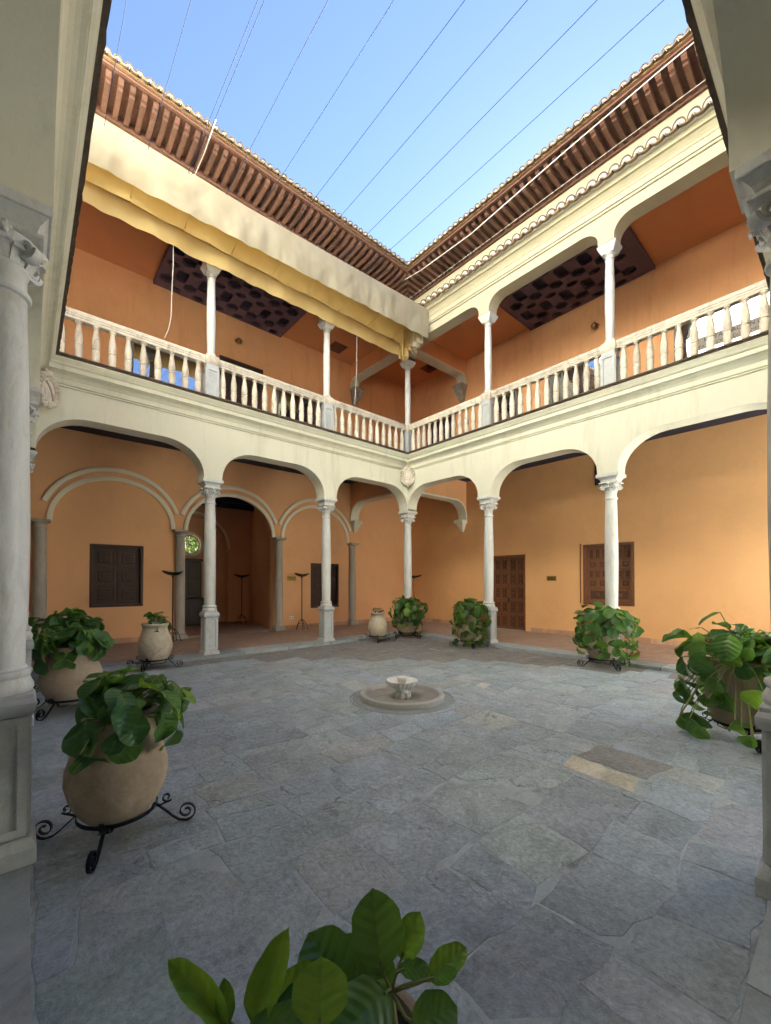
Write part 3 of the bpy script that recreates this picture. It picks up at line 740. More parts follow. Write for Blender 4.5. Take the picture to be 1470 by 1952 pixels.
# transverse arches from the corner column to the walls
def trans(fnp, label, z0, zsof, ztop, hw, corb, t0, tlen, rx, rz, upper):
    t = thing('transverse_arch', label, 'arch')
    zs = zsof-rz
    prof = [(t0, ztop), (t0, zs-.02 if not upper else zs)]
    a_pts = []
    for i in range(9):
        a = pi/2*i/8; a_pts.append((t0+rx*(1-cos(a)), zs+rz*sin(a)))
    for i in range(9):
        a = pi/2 - pi/2*i/8; a_pts.append((tlen-rx+rx*sin(pi/2-a), zs+rz*sin(a)))
    a_pts += [(tlen, corb)]
    poly = [(t0, ztop)] + a_pts + [(tlen, ztop)]
    curve_plate(poly, [], lambda a, b, k: fnp(a, k, b), -hw+.03, hw-.03).build('arch_wall', M['orange'] if upper else M['orange'], t, smooth=28)
    vs = []; fs = []; m = len(a_pts); th = .035
    for i, p in enumerate(a_pts):
        q0 = Vector(a_pts[max(i-1,0)]); q1 = Vector(a_pts[min(i+1,m-1)]); tn = (q1-q0).normalized(); nr = Vector((tn.y, -tn.x))
        for k, o_ in ((-hw, th), (hw, th), (hw, -.02), (-hw, -.02)): vs.append(fnp(p[0]+nr.x*o_, k, p[1]+nr.y*o_))
    for i in range(m-1):
        for k in range(4): fs.append((i*4+k, i*4+(k+1) % 4, i*4+4+(k+1) % 4, i*4+4+k))
    fs += [(0,1,2,3), tuple((m-1)*4+k for k in range(4))]
    MB().add(vs, fs).build('cream_soffit', M['cream'], t, smooth=30)
    return t
pN = lambda a, k, z: (k+.16, a, z); pE = lambda a, k, z: (a, k+.16, z)
tl = trans(pN, 'cream edged cross arch springing from the corner to the wall beside the small shutter', 3.89, 4.62, 5.36, .19, 3.93, .2, 3.098, .62, .62, False)
MB().prism(lambda a, b, k: (a+.16, b, k), [(-.20,2.80),(.20,2.80),(.20,3.098),(-.20,3.098)], 3.80, 3.93).build('corbel_block', M['cream'], tl, bevel=.015)
MB().add([(-.0,2.86,3.80),(.32,2.86,3.80),(.32,3.098,3.80),(.0,3.098,3.80),(.12,3.03,3.50),(.2,3.03,3.50),(.2,3.098,3.50),(.12,3.098,3.50)], [(0,1,5,4),(1,2,6,5),(2,3,7,6),(3,0,4,7),(4,5,6,7),(0,3,2,1)]).build('corbel', M['cream'], tl)
tl = trans(pE, 'cream edged cross arch springing from the corner to the wall of the carved door', 3.89, 4.62, 5.36, .19, 3.93, .2, 3.098, .62, .62, False)
MB().prism(lambda a, b, k: (b, a+.16, k), [(-.20,2.80),(.20,2.80),(.20,3.098),(-.20,3.098)], 3.80, 3.93).build('corbel_block', M['cream'], tl, bevel=.015)
MB().add([(2.86,0,3.80),(2.86,.32,3.80),(3.098,.32,3.80),(3.098,0,3.80),(3.03,.12,3.50),(3.03,.2,3.50),(3.098,.2,3.50),(3.098,.12,3.50)], [(0,1,5,4),(1,2,6,5),(2,3,7,6),(3,0,4,7),(4,5,6,7),(0,3,2,1)]).build('corbel', M['cream'], tl)
def corbel_up(t, fnp):
    MB().prism(lambda a, b, k: fnp(a, b, k), [(2.74,-.22),(3.098,-.22),(3.098,.22),(2.74,.22)], 8.93, 9.02).build('corbel_block', M['greystone'], t, bevel=.012)
    mb = MB(); prof = [(.36,8.93),(.30,8.86),(.26,8.76),(.24,8.68),(.17,8.60),(.12,8.52),(.05,8.44)]
    vs = []; fs = []
    for dpt, z in prof:
        w = .19*(.45+.55*(z-8.40)/.53)
        for k in (-w, w): vs += [fnp(3.098-dpt, k, z)]
        for k in (w, -w): vs += [fnp(3.098, k, z)]
    for i in range(len(prof)-1):
        for k in range(4): fs.append((i*4+k, i*4+(k+1) % 4, i*4+4+(k+1) % 4, i*4+4+k))
    fs += [(0,1,2,3), tuple((len(prof)-1)*4+k for k in range(4))]
    mb.add(vs, fs).build('carved_corbel', M['greystone'], t, smooth=30)
    for k, z in ((-.11, 8.83), (.11, 8.83), (0, 8.70), (-.07, 8.6), (.07, 8.6)):
        c = fnp(3.098-.27+.1*(8.83-z)/.23, k, z); MB().sphere(c, .055, 8, 5).build('carved_leaf', M['greystone'], t, smooth=60)
tl = trans(pN, 'upper cream edged cross arch on a dark carved corbel behind the awning end', 8.79, 9.40, 9.95, .19, 9.02, .16, 3.098, .30, .30, True); corbel_up(tl, lambda a, k, z: (k+.16, a, z))
tl = trans(pE, 'upper cream edged cross arch on a dark carved corbel right of the corner column', 8.79, 9.40, 9.95, .19, 9.02, .16, 3.098, .30, .30, True); corbel_up(tl, lambda a, k, z: (a, k+.16, z))

# ------------------------------------------------------------------ lower marble columns
def pedestal_panels(t, m, hw, z0, z1, par):
    """raised border frames on the four faces of a pedestal block"""
    for i in range(4):
        a = i*pi/2; ca, sa = cos(a), sin(a)
        fn = lambda u, w, d: (ca*(hw+d) - sa*u, sa*(hw+d) + ca*u, w)
        b = .045; o = [(-hw,z0),(hw,z0),(hw,z1),(-hw,z1)]; h = [(-hw+b,z0+b),(hw-b,z0+b),(hw-b,z1-b),(-hw+b,z1-b)]
        curve_plate(o, [h], fn, 0, .020).build('panel_frame', m, par)
def volute_pts(r, turns=1.6, n=22):
    return [(r*(1-i/n*.82)*cos(-2*pi*turns*i/n), r*(1-i/n*.82)*sin(-2*pi*turns*i/n)) for i in range(n+1)]
def big_column():
    t = thing('marble_column', 'x', 'column', group='tall white marble columns of the lower arcade')
    m, p = M['marble'], M['pedestal']
    MB().sqlathe([(.178,G),(.178,.01),(.17,.03),(.152,.07)]).build('plinth', p, t, bevel=.01)
    ped = MB().sqlathe([(.130,.07),(.130,.80)]).build('pedestal', p, t); pedestal_panels(t, p, .130, .085, .79, ped)
    MB().sqlathe([(.152,.80),(.168,.822),(.173,.85),(.173,.872),(.164,.89),(.158,.90),(.158,.925)]).build('pedestal_cap', p, t, bevel=.006)
    MB().lathe([(.152,.925),(.162,.945),(.162,.965),(.153,.985),(.148,.995),(.140,1.015),(.148,1.03),(.155,1.045),(.150,1.06),(.128,1.07),(.124,1.085)], 32).build('base', m, t, smooth=45)
    MB().lathe([(.118,1.085),(.124,1.5),(.130,2.0),(.128,2.5),(.118,3.0),(.108,3.35)], 32).build('shaft', m, t, smooth=60)
    MB().lathe([(.110,3.35),(.128,3.356),(.132,3.37),(.128,3.385),(.112,3.39),(.108,3.40),(.108,3.50),(.118,3.51),(.122,3.525),(.114,3.54)], 32).build('necking', m, t, smooth=45)
    cap = MB().lathe([(.112,3.54),(.125,3.58),(.15,3.64),(.175,3.69)], 24).build('capital', m, t, smooth=45)
    MB().sqlathe([(.165,3.685),(.185,3.69),(.185,3.712)]).build('capital_slab', m, t, bevel=.006)
    for i in range(4):
        a = pi/4+i*pi/2; ca, sa = cos(a), sin(a)
        vp = volute_pts(.062)
        pts = [(ca*(.165+x), sa*(.165+x), 3.62+z) for x, z in vp]
        MB().tube(pts, 0, flat=(.06,.022), up=(-sa, ca, 0)).build('volute', m, t, smooth=40)
        MB().tube([(ca*.165-sa*-.024, sa*.165+ca*-.024, 3.62), (ca*.165-sa*.024, sa*.165+ca*.024, 3.62)], .045, 10).build('volute_eye', m, t, smooth=40)
        b = i*pi/2
        mb = MB(); mb.sphere((cos(b)*.178, sin(b)*.178, 3.682), .030, 8, 5, (1,1,.8))
        for q in range(5): mb.sphere((cos(b)*.182-sin(b)*.026*cos(q*1.257), sin(b)*.182+cos(b)*.026*cos(q*1.257), 3.682+.024*sin(q*1.257)), .013, 6, 4)
        for q in (-.42, 0, .42):
            c2, s2 = cos(b+q), sin(b+q); k2 = 1.0 if q == 0 else .86
            mb.tube([(c2*.112, s2*.112, 3.535), (c2*.130, s2*.130, 3.575), (c2*.148*k2+c2*.148*(1-k2)*.6, s2*.148*k2+s2*.148*(1-k2)*.6, 3.61*k2+3.58*(1-k2)), (c2*.172*k2+c2*.02, s2*.172*k2+s2*.02, 3.625*k2+3.57*(1-k2)), (c2*.170*k2+c2*.02, s2*.170*k2+s2*.02, 3.605*k2+3.56*(1-k2))], 0, flat=(.050,.014), up=(-s2, c2, 0))
        mb.build('carved_flower', m, t, smooth=60)
    MB().sqlathe([(.150,3.712),(.152,3.74),(.165,3.775),(.190,3.805),(.205,3.82)]).build('impost_block', m, t)
    MB().sqlathe([(.225,3.82),(.225,3.888)]).build('abacus', m, t, bevel=.008)
    return t
bc = big_column(); bc.location = (-3.17, 0, 0)
bc['label'] = 'lower marble column standing in front of the smaller dark shutter'
for x, y, l in ((-6.31, 0, 'lower marble column in front of the open hall arch beside the round window'), (0, 0, 'lower marble column at the inner corner under the coat of arms'),
        (0, -3.08, 'lower marble column left of the carved oak door'), (0, -6.13, 'lower marble column in front of the panelled window'),
        (-9.597, -6.13, 'large near marble column cut by the left edge'), (-6.30, -9.330, 'large near marble column cut by the right edge'),
        (-9.57, -3.08, 'marble column mostly hidden behind the near left column, nearer of two'), (-9.57, 0, 'marble column at the far left corner under the shield with a diagonal band')):
    dup(bc, (x, y, 0), 0, l)

# upper columns
def small_column():
    t = thing('gallery_column', 'x', 'column', group='slender columns of the upper gallery')
    m = M['marble']; p = M['pedestal']
    MB().sqlathe([(.155,5.632),(.155,5.66),(.14,5.675)]).build('plinth', p, t, bevel=.004)
    ped = MB().sqlathe([(.132,5.675),(.132,6.52)]).build('pedestal', p, t); pedestal_panels(t, p, .132, 5.69, 6.40, ped)
    MB().sqlathe([(.138,6.50),(.155,6.56),(.158,6.62),(.146,6.67),(.125,6.70)]).build('pedestal_cap', M['marble_warm'], t, bevel=.006)
    MB().lathe([(.12,6.70),(.125,6.73),(.11,6.755),(.098,6.78),(.100,6.79)], 24).build('base', m, t, smooth=45)
    MB().lathe([(.086,6.79),(.093,7.2),(.097,7.55),(.093,8.0),(.080,8.50)], 24).build('shaft', m, t, smooth=60)
    MB().lathe([(.082,8.50),(.094,8.508),(.094,8.522),(.080,8.53),(.078,8.57),(.092,8.585),(.12,8.60),(.12,8.615)], 24).build('necking', m, t, smooth=40)
    MB().sqlathe([(.122,8.615),(.13,8.64),(.13,8.652),(.14,8.655),(.158,8.70),(.158,8.708),(.168,8.712),(.185,8.755),(.190,8.788)]).build('capital', m, t, bevel=.004)
    return t
sc_ = small_column(); sc_.location = (-3.17, 0, 0); sc_['label'] = 'upper gallery column halfway along the awning, between two balustrade bays'
for x, y, l in ((-6.31, 0, 'upper gallery column at the left half of the awning, before the coffered ceiling'), (0, 0, 'upper gallery column at the inner corner below the awning end'),
        (0, -3.08, 'upper gallery column at the left end of the coffered ceiling on the side without awning'), (0, -6.13, 'upper gallery column at the right end of the coffered ceiling on the side without awning')):
    dup(sc_, (x, y, 0), 0, l)

# ------------------------------------------------------------------ balustrades
BALP = [(.050,0),(.050,.018),(.034,.03),(.030,.05),(.036,.10),(.048,.20),(.056,.30),(.057,.36),(.050,.40),(.047,.41),(.058,.418),(.060,.43),(.058,.442),(.047,.45),(.055,.48),(.058,.53),(.052,.62),(.040,.71),(.030,.79),(.029,.815),(.036,.825),(.036,.83),(.050,.842),(.050,.865)]
bal_me = MB().lathe([(r_*1.18, z_) for r_, z_ in BALP], 16).mesh('baluster', 50)
bal_me.materials.append(M['marble_warm'])
LBL = {('north',0):'weathered balustrade bay nearest the corner under the awning end', ('north',1):'weathered balustrade bay in the middle of the awning side, before a dark wooden door', ('north',2):'weathered balustrade bay at the far left, before a window that mirrors the sky',
       ('east',0):'weathered balustrade bay nearest the corner on the side without awning', ('east',1):'weathered balustrade bay under the coffered ceiling on the side without awning', ('east',2):'weathered balustrade bay cut by the right edge, before the lettered window'}
for side in ('north', 'east'):
    fn, cs, L = SIDES[side][:3]
    for b in range(3):
        s0, s1 = cs[b]+.14, cs[b+1]-.14
        t = thing('balustrade', LBL[(side, b)], 'balustrade', fn((s0+s1)/2, 0, 5.632), 0, 'balustrades of the upper gallery')
        c0 = Vector(fn((s0+s1)/2, 0, 5.632))
        def loc(mb): mb.v = [tuple(Vector(v)-c0) for v in mb.v]; return mb
        loc(MB().mbox(fn, s0+.01, s1-.01, -.085, .085, 5.634, 5.652)).build('base_slab', M['marble_warm'], t)
        prof = [(-.06,6.520),(.06,6.520),(.068,6.54),(.068,6.56),(.082,6.575),(.082,6.60),(.095,6.612),(.100,6.66),(.085,6.685),(-.085,6.685),(-.100,6.66),(-.095,6.612),(-.082,6.60),(-.082,6.575),(-.068,6.56),(-.068,6.54)]
        mb = MB(); n = len(prof); mb.add([fn(s0-.005, d, z) for d, z in prof]+[fn(s1+.005, d, z) for d, z in prof], [(i, (i+1) % n, n+(i+1) % n, n+i) for i in range(n)]+[tuple(range(n)), tuple(range(n, 2*n))])
        loc(mb).build('handrail', M['marble_warm'], t)
        k = 12 if side == 'east' else 11
        for i in range(k):
            p = Vector(fn(s0+(s1-s0)*(i+.5)/k, 0, 5.653)) - c0
            link('baluster', bal_me, None, t, p, (0,0,rnd.uniform(0,6)))

# ------------------------------------------------------------------ eaves and tiles
def tile_meshes(r, ln, th=.016):
    n = 9; vs = []; fs = []
    for yy, rr in ((0, r), (ln, r*.86)):
        for k in range(n+1):
            a = pi*k/n
            vs.append((rr*cos(a), yy, rr*sin(a)*1.05)); vs.append(((rr-th)*cos(a), yy, (rr-th)*sin(a)*1.05))
    for k in range(n):
        o = 2*(n+1)
        fs += [(2*k, 2*k+2, o+2*k+2, o+2*k), (2*k+1, o+2*k+1, o+2*k+3, 2*k+3), (2*k, 2*k+1, 2*k+3, 2*k+2), (o+2*k, o+2*k+2, o+2*k+3, o+2*k+1)]
    fs += [(0, 2*(n+1), 2*(n+1)+1, 1), (2*n, 2*n+1, 2*(n+1)+2*n+1, 2*(n+1)+2*n)]
    cover = MB().add(vs, fs).mesh('roof_tile', 40); cover.materials.append(M['tile'])
    rr = r-th-.001
    fill = MB().prism(lambda a, b, k: (a, k, b), [(rr*cos(pi*k/n), rr*sin(pi*k/n)*1.04) for k in range(n+1)], .012, .10).mesh('mortar_fill'); fill.materials.append(M['limewash'])
    # channel tile: concave upward, protruding
    vs2 = []
    for yy in (-.075, ln):
        for k in range(n+1):
            a = pi + pi*k/n
            vs2.append((r*.98*cos(a), yy, r*.62*sin(a)+.012)); vs2.append(((r*.98-th)*cos(a), yy, (r*.62-th)*sin(a)+.012))
    chan = MB().add(vs2, fs).mesh('channel_tile', 40); chan.materials.append(M['tilelip'])
    return cover, fill, chan
TE = tile_meshes(.082, .40, .020); TL = tile_meshes(.106, .42, .022)
raft_prof = [(-.05,10.79),(-.05,10.66),(.55,10.66),(.63,10.665),(.66,10.69),(.72,10.70),(.76,10.735),(.80,10.79)]
rng = random.Random(17)
for side in ('north', 'east'):
    fn, cs, L, roof = SIDES[side]
    # rafters
    pitch = .192
    D0 = .06
    k = int((L-.3)/pitch)
    ry = 0 if side == 'north' else -pi/2
    rz = {'north': 0, 'east': -pi/2}[side]
    for i in range(k+1):
        s = .16+pitch*i
        mb = MB()
        lim = .98
        pr = [(-.0,10.80),(.0,10.69),(.60,10.69),(.67,10.695),(.70,10.715),(.76,10.72),(.81,10.75),(.84,10.80)]
        if s < .86: pr = [(min(d, max(.05, s-.03)), z) for d, z in pr]
        if L-s < .86: pr = [(min(d, max(.05, L-s-.03)), z) for d, z in pr]
        w = .042
        mb.prism(lambda a, b, q: fn(s+q, a+D0, b+rng.uniform(0,.0)), pr, -w, w)
        try: mb.build('rafter', M['eavewood'], roof)
        except Exception: pass
    def ebox(d0, d1, z0, z1, name, m):
        mb = MB(); vs = [fn(d, d, z) for d, z in ((d0,z0),(d1,z0),(d1,z1),(d0,z1))]+[fn(L-d, d, z) for d, z in ((d0,z0),(d1,z0),(d1,z1),(d0,z1))]
        mb.add(vs, [(0,1,5,4),(1,2,6,5),(2,3,7,6),(3,0,4,7),(0,3,2,1),(4,5,6,7)]); return mb.build(name, m, roof)
    ebox(.065, .125, 10.625, 10.665, 'eave_moulding', M['eavewood'])
    ebox(.065, .10, 10.667, 10.80, 'eave_board', M['eavewood'])
    ebox(.065, 1.0, 10.802, 10.822, 'soffit_board', M['eaveboard'])
    ebox(.93, .99, 10.765, 10.80, 'eave_lip', M['eavewood'])
    ebox(.96, 1.03, 10.824, 10.85, 'eave_fascia', M['fascia'])
    # eave tiles
    step = .172; n = int((L-2.1)/step)
    for i in range(n+1):
        s = 1.08+step*i
        p = fn(s, 1.06, 10.872)
        e = (R(19)+rng.uniform(-.02,.02), rng.uniform(-.04,.04), rz+rng.uniform(-.03,.03))
        tt = link('roof_tile', TE[0], None, roof, p, e)
        link('mortar_fill', TE[1], None, tt)
        link('channel_tile', TE[2], None, roof, fn(s+step/2, 1.055, 10.868), (R(19), 0, rz+rng.uniform(-.03,.03)))
    if side == 'east' or side == 'north':
        led = thing('tiled_ledge', 'row of white plugged roof tiles along the ledge beneath the eaves' if side == 'east' else 'tiled ledge behind the awning', 'ledge')
        mb = MB(); pr = [(.07,10.08),(.46,9.905),(.46,9.866),(.07,9.866)]
        vs = [fn(d, d, z) for d, z in pr]+[fn(L-d, d, z) for d, z in pr]
        mb.add(vs, [(0,1,5,4),(1,2,6,5),(2,3,7,6),(3,0,4,7),(0,3,2,1),(4,5,6,7)]).build('ledge_bed', M['limewash'], led)
        if side == 'east':
            step = .218; n = int((L-1.1)/step)
            for i in range(n+1):
                s = .52+step*i
                tt = link('roof_tile', TL[0], None, led, fn(s, .53, 9.905), (R(21)+rng.uniform(-.02,.02), rng.uniform(-.05,.05), rz+rng.uniform(-.03,.03)))
                link('mortar_fill', TL[1], None, tt)
                link('channel_tile', TL[2], None, led, fn(s+step/2, .525, 9.900), (R(21), 0, rz))

fn, cs, L, roof = SIDES['west']
for i in range(int((L-2.1)/.3)+1):
    s_ = 1.08+.3*i
    tt = link('roof_tile', TE[0], None, roof, fn(s_, 1.06, ATTIC['west']+.075), (R(19), 0, pi/2)); tt.scale = (1.6,1,1.6)
    link('mortar_fill', TE[1], None, tt)
# ------------------------------------------------------------------ coffered ceiling panels
def coffers(side, s0, s1):
    fn, cs, L = SIDES[side][:3]
    t = thing('coffered_ceiling', 'dark coffered wooden ceiling panel in the upper gallery opposite the awning side' if side == 'east' else 'dark coffered wooden ceiling panel in the upper gallery partly hidden by the awning', 'ceiling')
    a0, a1, b0, b1 = s0, s1, -3.085, -.17
    P = .60; rowh = [(.16, 'oct', 0.), (.46, 'hex', .5), (.80, 'long', 0.), (1.13, 'oct', .5), (1.43, 'hex', 0.), (1.77, 'long', .5), (2.10, 'oct', 0.), (2.40, 'hex', .5), (2.74, 'long', 0.)]
    holes = []; cups = []
    for d, kind, ph in rowh:
        n = int((a1-a0)/P)
        for i in range(n+1):
            c = a0+.30+P*(i+ph)
            if c > a1-.16: continue
            w, h, m = {'hex': (.185, .175, 6), 'oct': (.15, .10, 8), 'long': (.14, .22, 8)}[kind]
            if kind == 'long': poly = [(c-w*.75, b0+d-h), (c+w*.75, b0+d-h), (c+w, b0+d-h*.72), (c+w, b0+d+h*.72), (c+w*.75, b0+d+h), (c-w*.75, b0+d+h), (c-w, b0+d+h*.72), (c-w, b0+d-h*.72)]
            else: poly = [(c+w*cos(2*pi*k/m+pi/m), b0+d+h*sin(2*pi*k/m+pi/m)) for k in range(m)]
            if any(q[1] > b1-.02 or q[1] < b0+.02 for q in poly): continue
            holes.append(poly); cups.append((c, b0+d, poly))
    curve_plate([(a0,b0),(a1,b0),(a1,b1),(a0,b1)], holes, lambda a, b, k: fn(a, b, k), 9.865, 9.905).build('lattice_board', M['coffer'], t)
    MB().mbox(fn, a0, a1, b0, b1, 9.945, 9.953).build('backing_board', M['beam'], t)
    MB().mbox(fn, a0-.03, a0, b0, b1, 9.855, 9.953).build('border', M['coffer'], t); MB().mbox(fn, a1, a1+.03, b0, b1, 9.855, 9.953).build('border', M['coffer'], t)
    for cx, cy, poly in cups:
        vs = []; n = len(poly); fs = []
        for sc, z in ((1.0, 9.862), (1.22, 9.862), (1.0, 9.9445), ):
            for p in poly: vs.append(fn(cx+(p[0]-cx)*sc, cy+(p[1]-cy)*sc, z))
        for i in range(n):
            j = (i+1) % n; fs.append((i, j, n+j, n+i)); fs.append((i, j, 2*n+j, 2*n+i))
        MB().add(vs, fs).build('coffer', M['coffer'], t, fix=False)
coffers('east', 2.66, 6.11); coffers('north', 3.02, 6.83)

# ------------------------------------------------------------------ doors, shutters, windows, plaques
def fNw(a, d, z): return (a, 3.1-d, z)       # on north wall: a = x, d = out of wall
def fEw(a, d, z): return (3.1-d, -a, z)      # on east wall: a = -y
def frame_panels(fn, t, m, a0, a1, z0, z1, rows, cols=None, stile=.05, out=.02, carve=True, leaf='leaf_board'):
    """one leaf: backing board, stiles/rails grid as a plate with holes, raised panels; rows = list of (height share, n cols)"""
    MB().mbox(fn, a0, a1, out, out+.02, z0, z1).build(leaf, m, t)
    tot = sum(r[0] for r in rows); z = z1-stile; H = (z1-z0) - stile*(len(rows)+1); holes = []
    for sh, nc in rows:
        h = H*sh/tot; w = ((a1-a0)-stile*(nc+1))/nc
        for c in range(nc):
            x = a0+stile+c*(w+stile); holes.append([(x, z-h), (x+w, z-h), (x+w, z), (x, z)])
        z -= h+stile
    curve_plate([(a0,z0),(a1,z0),(a1,z1),(a0,z1)], holes, lambda a, b, k: fn(a, k, b), out+.021, out+.055).build('stile_frame', m, t)
    for h in holes:
        (x0, q0), _, (x1, q1), _ = h; g = min(x1-x0, q1-q0)*.16
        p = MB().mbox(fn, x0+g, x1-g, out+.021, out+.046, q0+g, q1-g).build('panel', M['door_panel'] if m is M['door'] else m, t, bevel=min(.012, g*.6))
        if carve is None:
            g2 = g*2.1; MB().mbox(fn, x0+g2, x1-g2, out+.0465, out+.060, q0+g2, q1-g2).build('inner_panel', m, p, bevel=.010)
        if carve:
            cx, cz = (x0+x1)/2, (q0+q1)/2; mb = MB(); n = 3 if (q1-q0) > 1.5*(x1-x0) else 1
            for i in range(n):
                zz = q0+(q1-q0)*(i+.5)/n if n > 1 else cz
                r = min(x1-x0, (q1-q0)/n)*.13
                mb.sphere(fn(cx, out+.046, zz), r, 8, 5); 
                for q in range(4): mb.sphere(fn(cx+r*1.1*cos(q*pi/2+.78), out+.046, zz+r*1.1*sin(q*pi/2+.78)), r*.55, 6, 4)
            mb.build('carving', m, p, smooth=60)
def border(fn, t, m, a0, a1, z0, z1, w, d0, d1, name='frame', bottom=True):
    h = [(a0,z0 if bottom else z0-.0),(a1,z0),(a1,z1),(a0,z1)]
    o = [(a0-w,z0-(w if bottom else 0)),(a1+w,z0-(w if bottom else 0)),(a1+w,z1+w),(a0-w,z1+w)]
    if bottom: curve_plate(o, [h], lambda a, b, k: fn(a, k, b), d0, d1).build(name, m, t, bevel=.006)
    else:
        poly = [(a0-w,z0),(a0,z0),(a0,z1),(a1,z1),(a1,z0),(a1+w,z0),(a1+w,z1+w),(a0-w,z1+w)]
        curve_plate(poly, [], lambda a, b, k: fn(a, k, b), d0, d1).build(name, m, t)
# north shutters
for (a0, a1, z0, z1, l) in ((-8.25, -7.04, .94, 2.57, 'larger dark walnut shutter window under the left blind arch'), (-1.77, -.56, .67, 2.27, 'smaller dark walnut shutter window partly behind a marble column')):
    t = thing('shutter_window', l, 'shutters', group='dark panelled shutters on the orange wall')
    MB().mbox(fNw, a0+.002, a1-.002, -.30, -.142, z0+.002, z1-.002).build('light_stop', M['beam'], t)  # unseen board added behind the leaves to stop light leaking in
    border(fNw, t, M['shutter'], a0+.072, a1-.072, z0+.072, z1-.072, .07, -.10, .012)
    c = (a0+a1)/2
    frame_panels(fNw, t, M['shutter'], a0+.075, c-.004, z0+.075, z1-.075, [(1,1),(1,1),(1,1)], stile=.06, out=-.135, carve=None)
    frame_panels(fNw, t, M['shutter'], c+.004, a1-.075, z0+.075, z1-.075, [(1,1),(1,1),(1,1)], stile=.06, out=-.135, carve=None)
# east window
t = thing('panelled_window', 'carved brown panelled window shutter behind the right column', 'shutters')
MB().mbox(fEw, 4.247, 5.593, -.30, -.122, .937, 2.703).build('light_stop', M['beam'], t)  # added backing, blocks outside light round the window leaves
border(fEw, t, M['door'], 4.322, 5.518, 1.012, 2.628, .075, -.09, .015)
RW = [(1.05,3),(.75,2),(.75,3),(.75,2),(1.15,1)]
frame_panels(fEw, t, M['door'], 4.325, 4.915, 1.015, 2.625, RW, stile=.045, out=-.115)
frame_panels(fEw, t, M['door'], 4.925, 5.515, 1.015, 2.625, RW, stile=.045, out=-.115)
tag(MB().mbox(fEw, 4.155, 4.185, .0, .02, .97, 2.74).build('cable_duct', M['door']), 'thin brown strip beside the panelled window', 'trim strip')
# east door
t = thing('oak_door', 'carved oak double door standing right of a marble column', 'door')
MB().mbox(fEw, 1.063, 2.387, -.30, -.136, K+.01, 2.518).build('light_stop', M['beam'], t)  # added backing, blocks outside light round the door leaves
border(fEw, t, M['door'], 1.122, 2.328, K, 2.458, .06, -.10, .012, bottom=False)
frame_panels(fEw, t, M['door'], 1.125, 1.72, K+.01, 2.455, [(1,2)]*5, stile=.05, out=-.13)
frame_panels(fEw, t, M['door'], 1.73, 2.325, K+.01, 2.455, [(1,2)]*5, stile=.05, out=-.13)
MB().mbox(fEw, 1.07, 2.38, -.31, -.07, -.19, K+.008).build('threshold', M['kerb'], t)
MB().sphere(fEw(1.72, -.055, .98), .03, 8, 6).build('door_knob', M['black'], t, smooth=60)
MB().mbox(fEw, 1.70, 1.76, -.073, -.066, .90, 1.06).build('lock_plate', M['black'], t)
# plaques with illegible engraving, sockets, dark vent
for fn, a0, a1, l in ((fEw, 3.13, 3.43, 'small brass plaque on the wall right of the oak door'), (fNw, -2.70, -2.36, 'small brass plaque beside the wall column right of the hall')):
    t = thing('brass_plaque', l, 'plaque', group='brass wall plaques')
    MB().mbox(fn, a0, a1, .001, .012, 1.645, 1.79).build('plate', M['brass'], t, bevel=.003)
    for z in (1.75, 1.725, 1.69): MB().mbox(fn, a0+.05, a1-.05, .0125, .0135, z-.006, z+.006).build('engraved_line', M['engrave'], t)
t = thing('wall_socket', 'white double wall socket low on the orange wall', 'socket')
MB().mbox(fNw, -2.62, -2.44, .001, .012, .32, .42).build('plate', M['white'], t, bevel=.004)
for x in (-2.575, -2.485): MB().lathe([(.0,0),(.022,0),(.022,.003),(.0,.003)], 14).build('outlet', M['greyframe'], t).matrix_local = Matrix.Translation(fNw(x, .012, .37)) @ Matrix.Rotation(pi/2, 4, 'X')
t = thing('ventilation_opening', 'dark square opening high on the wall behind the right column capital', 'vent')
border(fEw, t, M['black'], 4.62, 4.94, 4.44, 5.02, .03, .0, .02); MB().mbox(fEw, 4.62, 4.94, .001, .006, 4.44, 5.02).build('dark_screen', M['beam'], t)
# ceiling vents in upper gallery
for (x, y, l) in ((-1.1, 2.45, 'square brown ceiling vent left of the corner column'), (2.45, 1.25, 'square brown ceiling vent right of the corner column')):
    t = thing('ceiling_vent', l, 'vent', (x, y, 9.954), group='ceiling vents')
    MB().box(-.28,.28,-.28,.28,-.012,-.001).build('vent_plate', M['vent'], t)
    for k in range(7): MB().box(-.25,.25,-.25+k*.075,-.22+k*.075,-.024,-.013).build('slat', M['vent'], t)
# wall lamps upper
for fn, a, z, l in ((fEw, 4.66, 9.07, 'small bronze wall lamp on the upper wall near the coffered ceiling without awning'), (fNw, -4.48, 9.18, 'small bronze wall lamp on the upper wall below the awning')):
    t = thing('wall_lamp', l, 'lamp', group='bronze wall lamps')
    MB().tube([fn(a, 0, z), fn(a, .16, z+.03), fn(a, .20, z-.02)], .016, 8).build('arm', M['bronze'], t)
    MB().sphere(fn(a, .015, z), .06, 12, 8).build('mount', M['bronze'], t, smooth=60)
    MB().sphere(fn(a, .20, z-.09), .085, 14, 10).build('globe', M['bronze'], t, smooth=60)
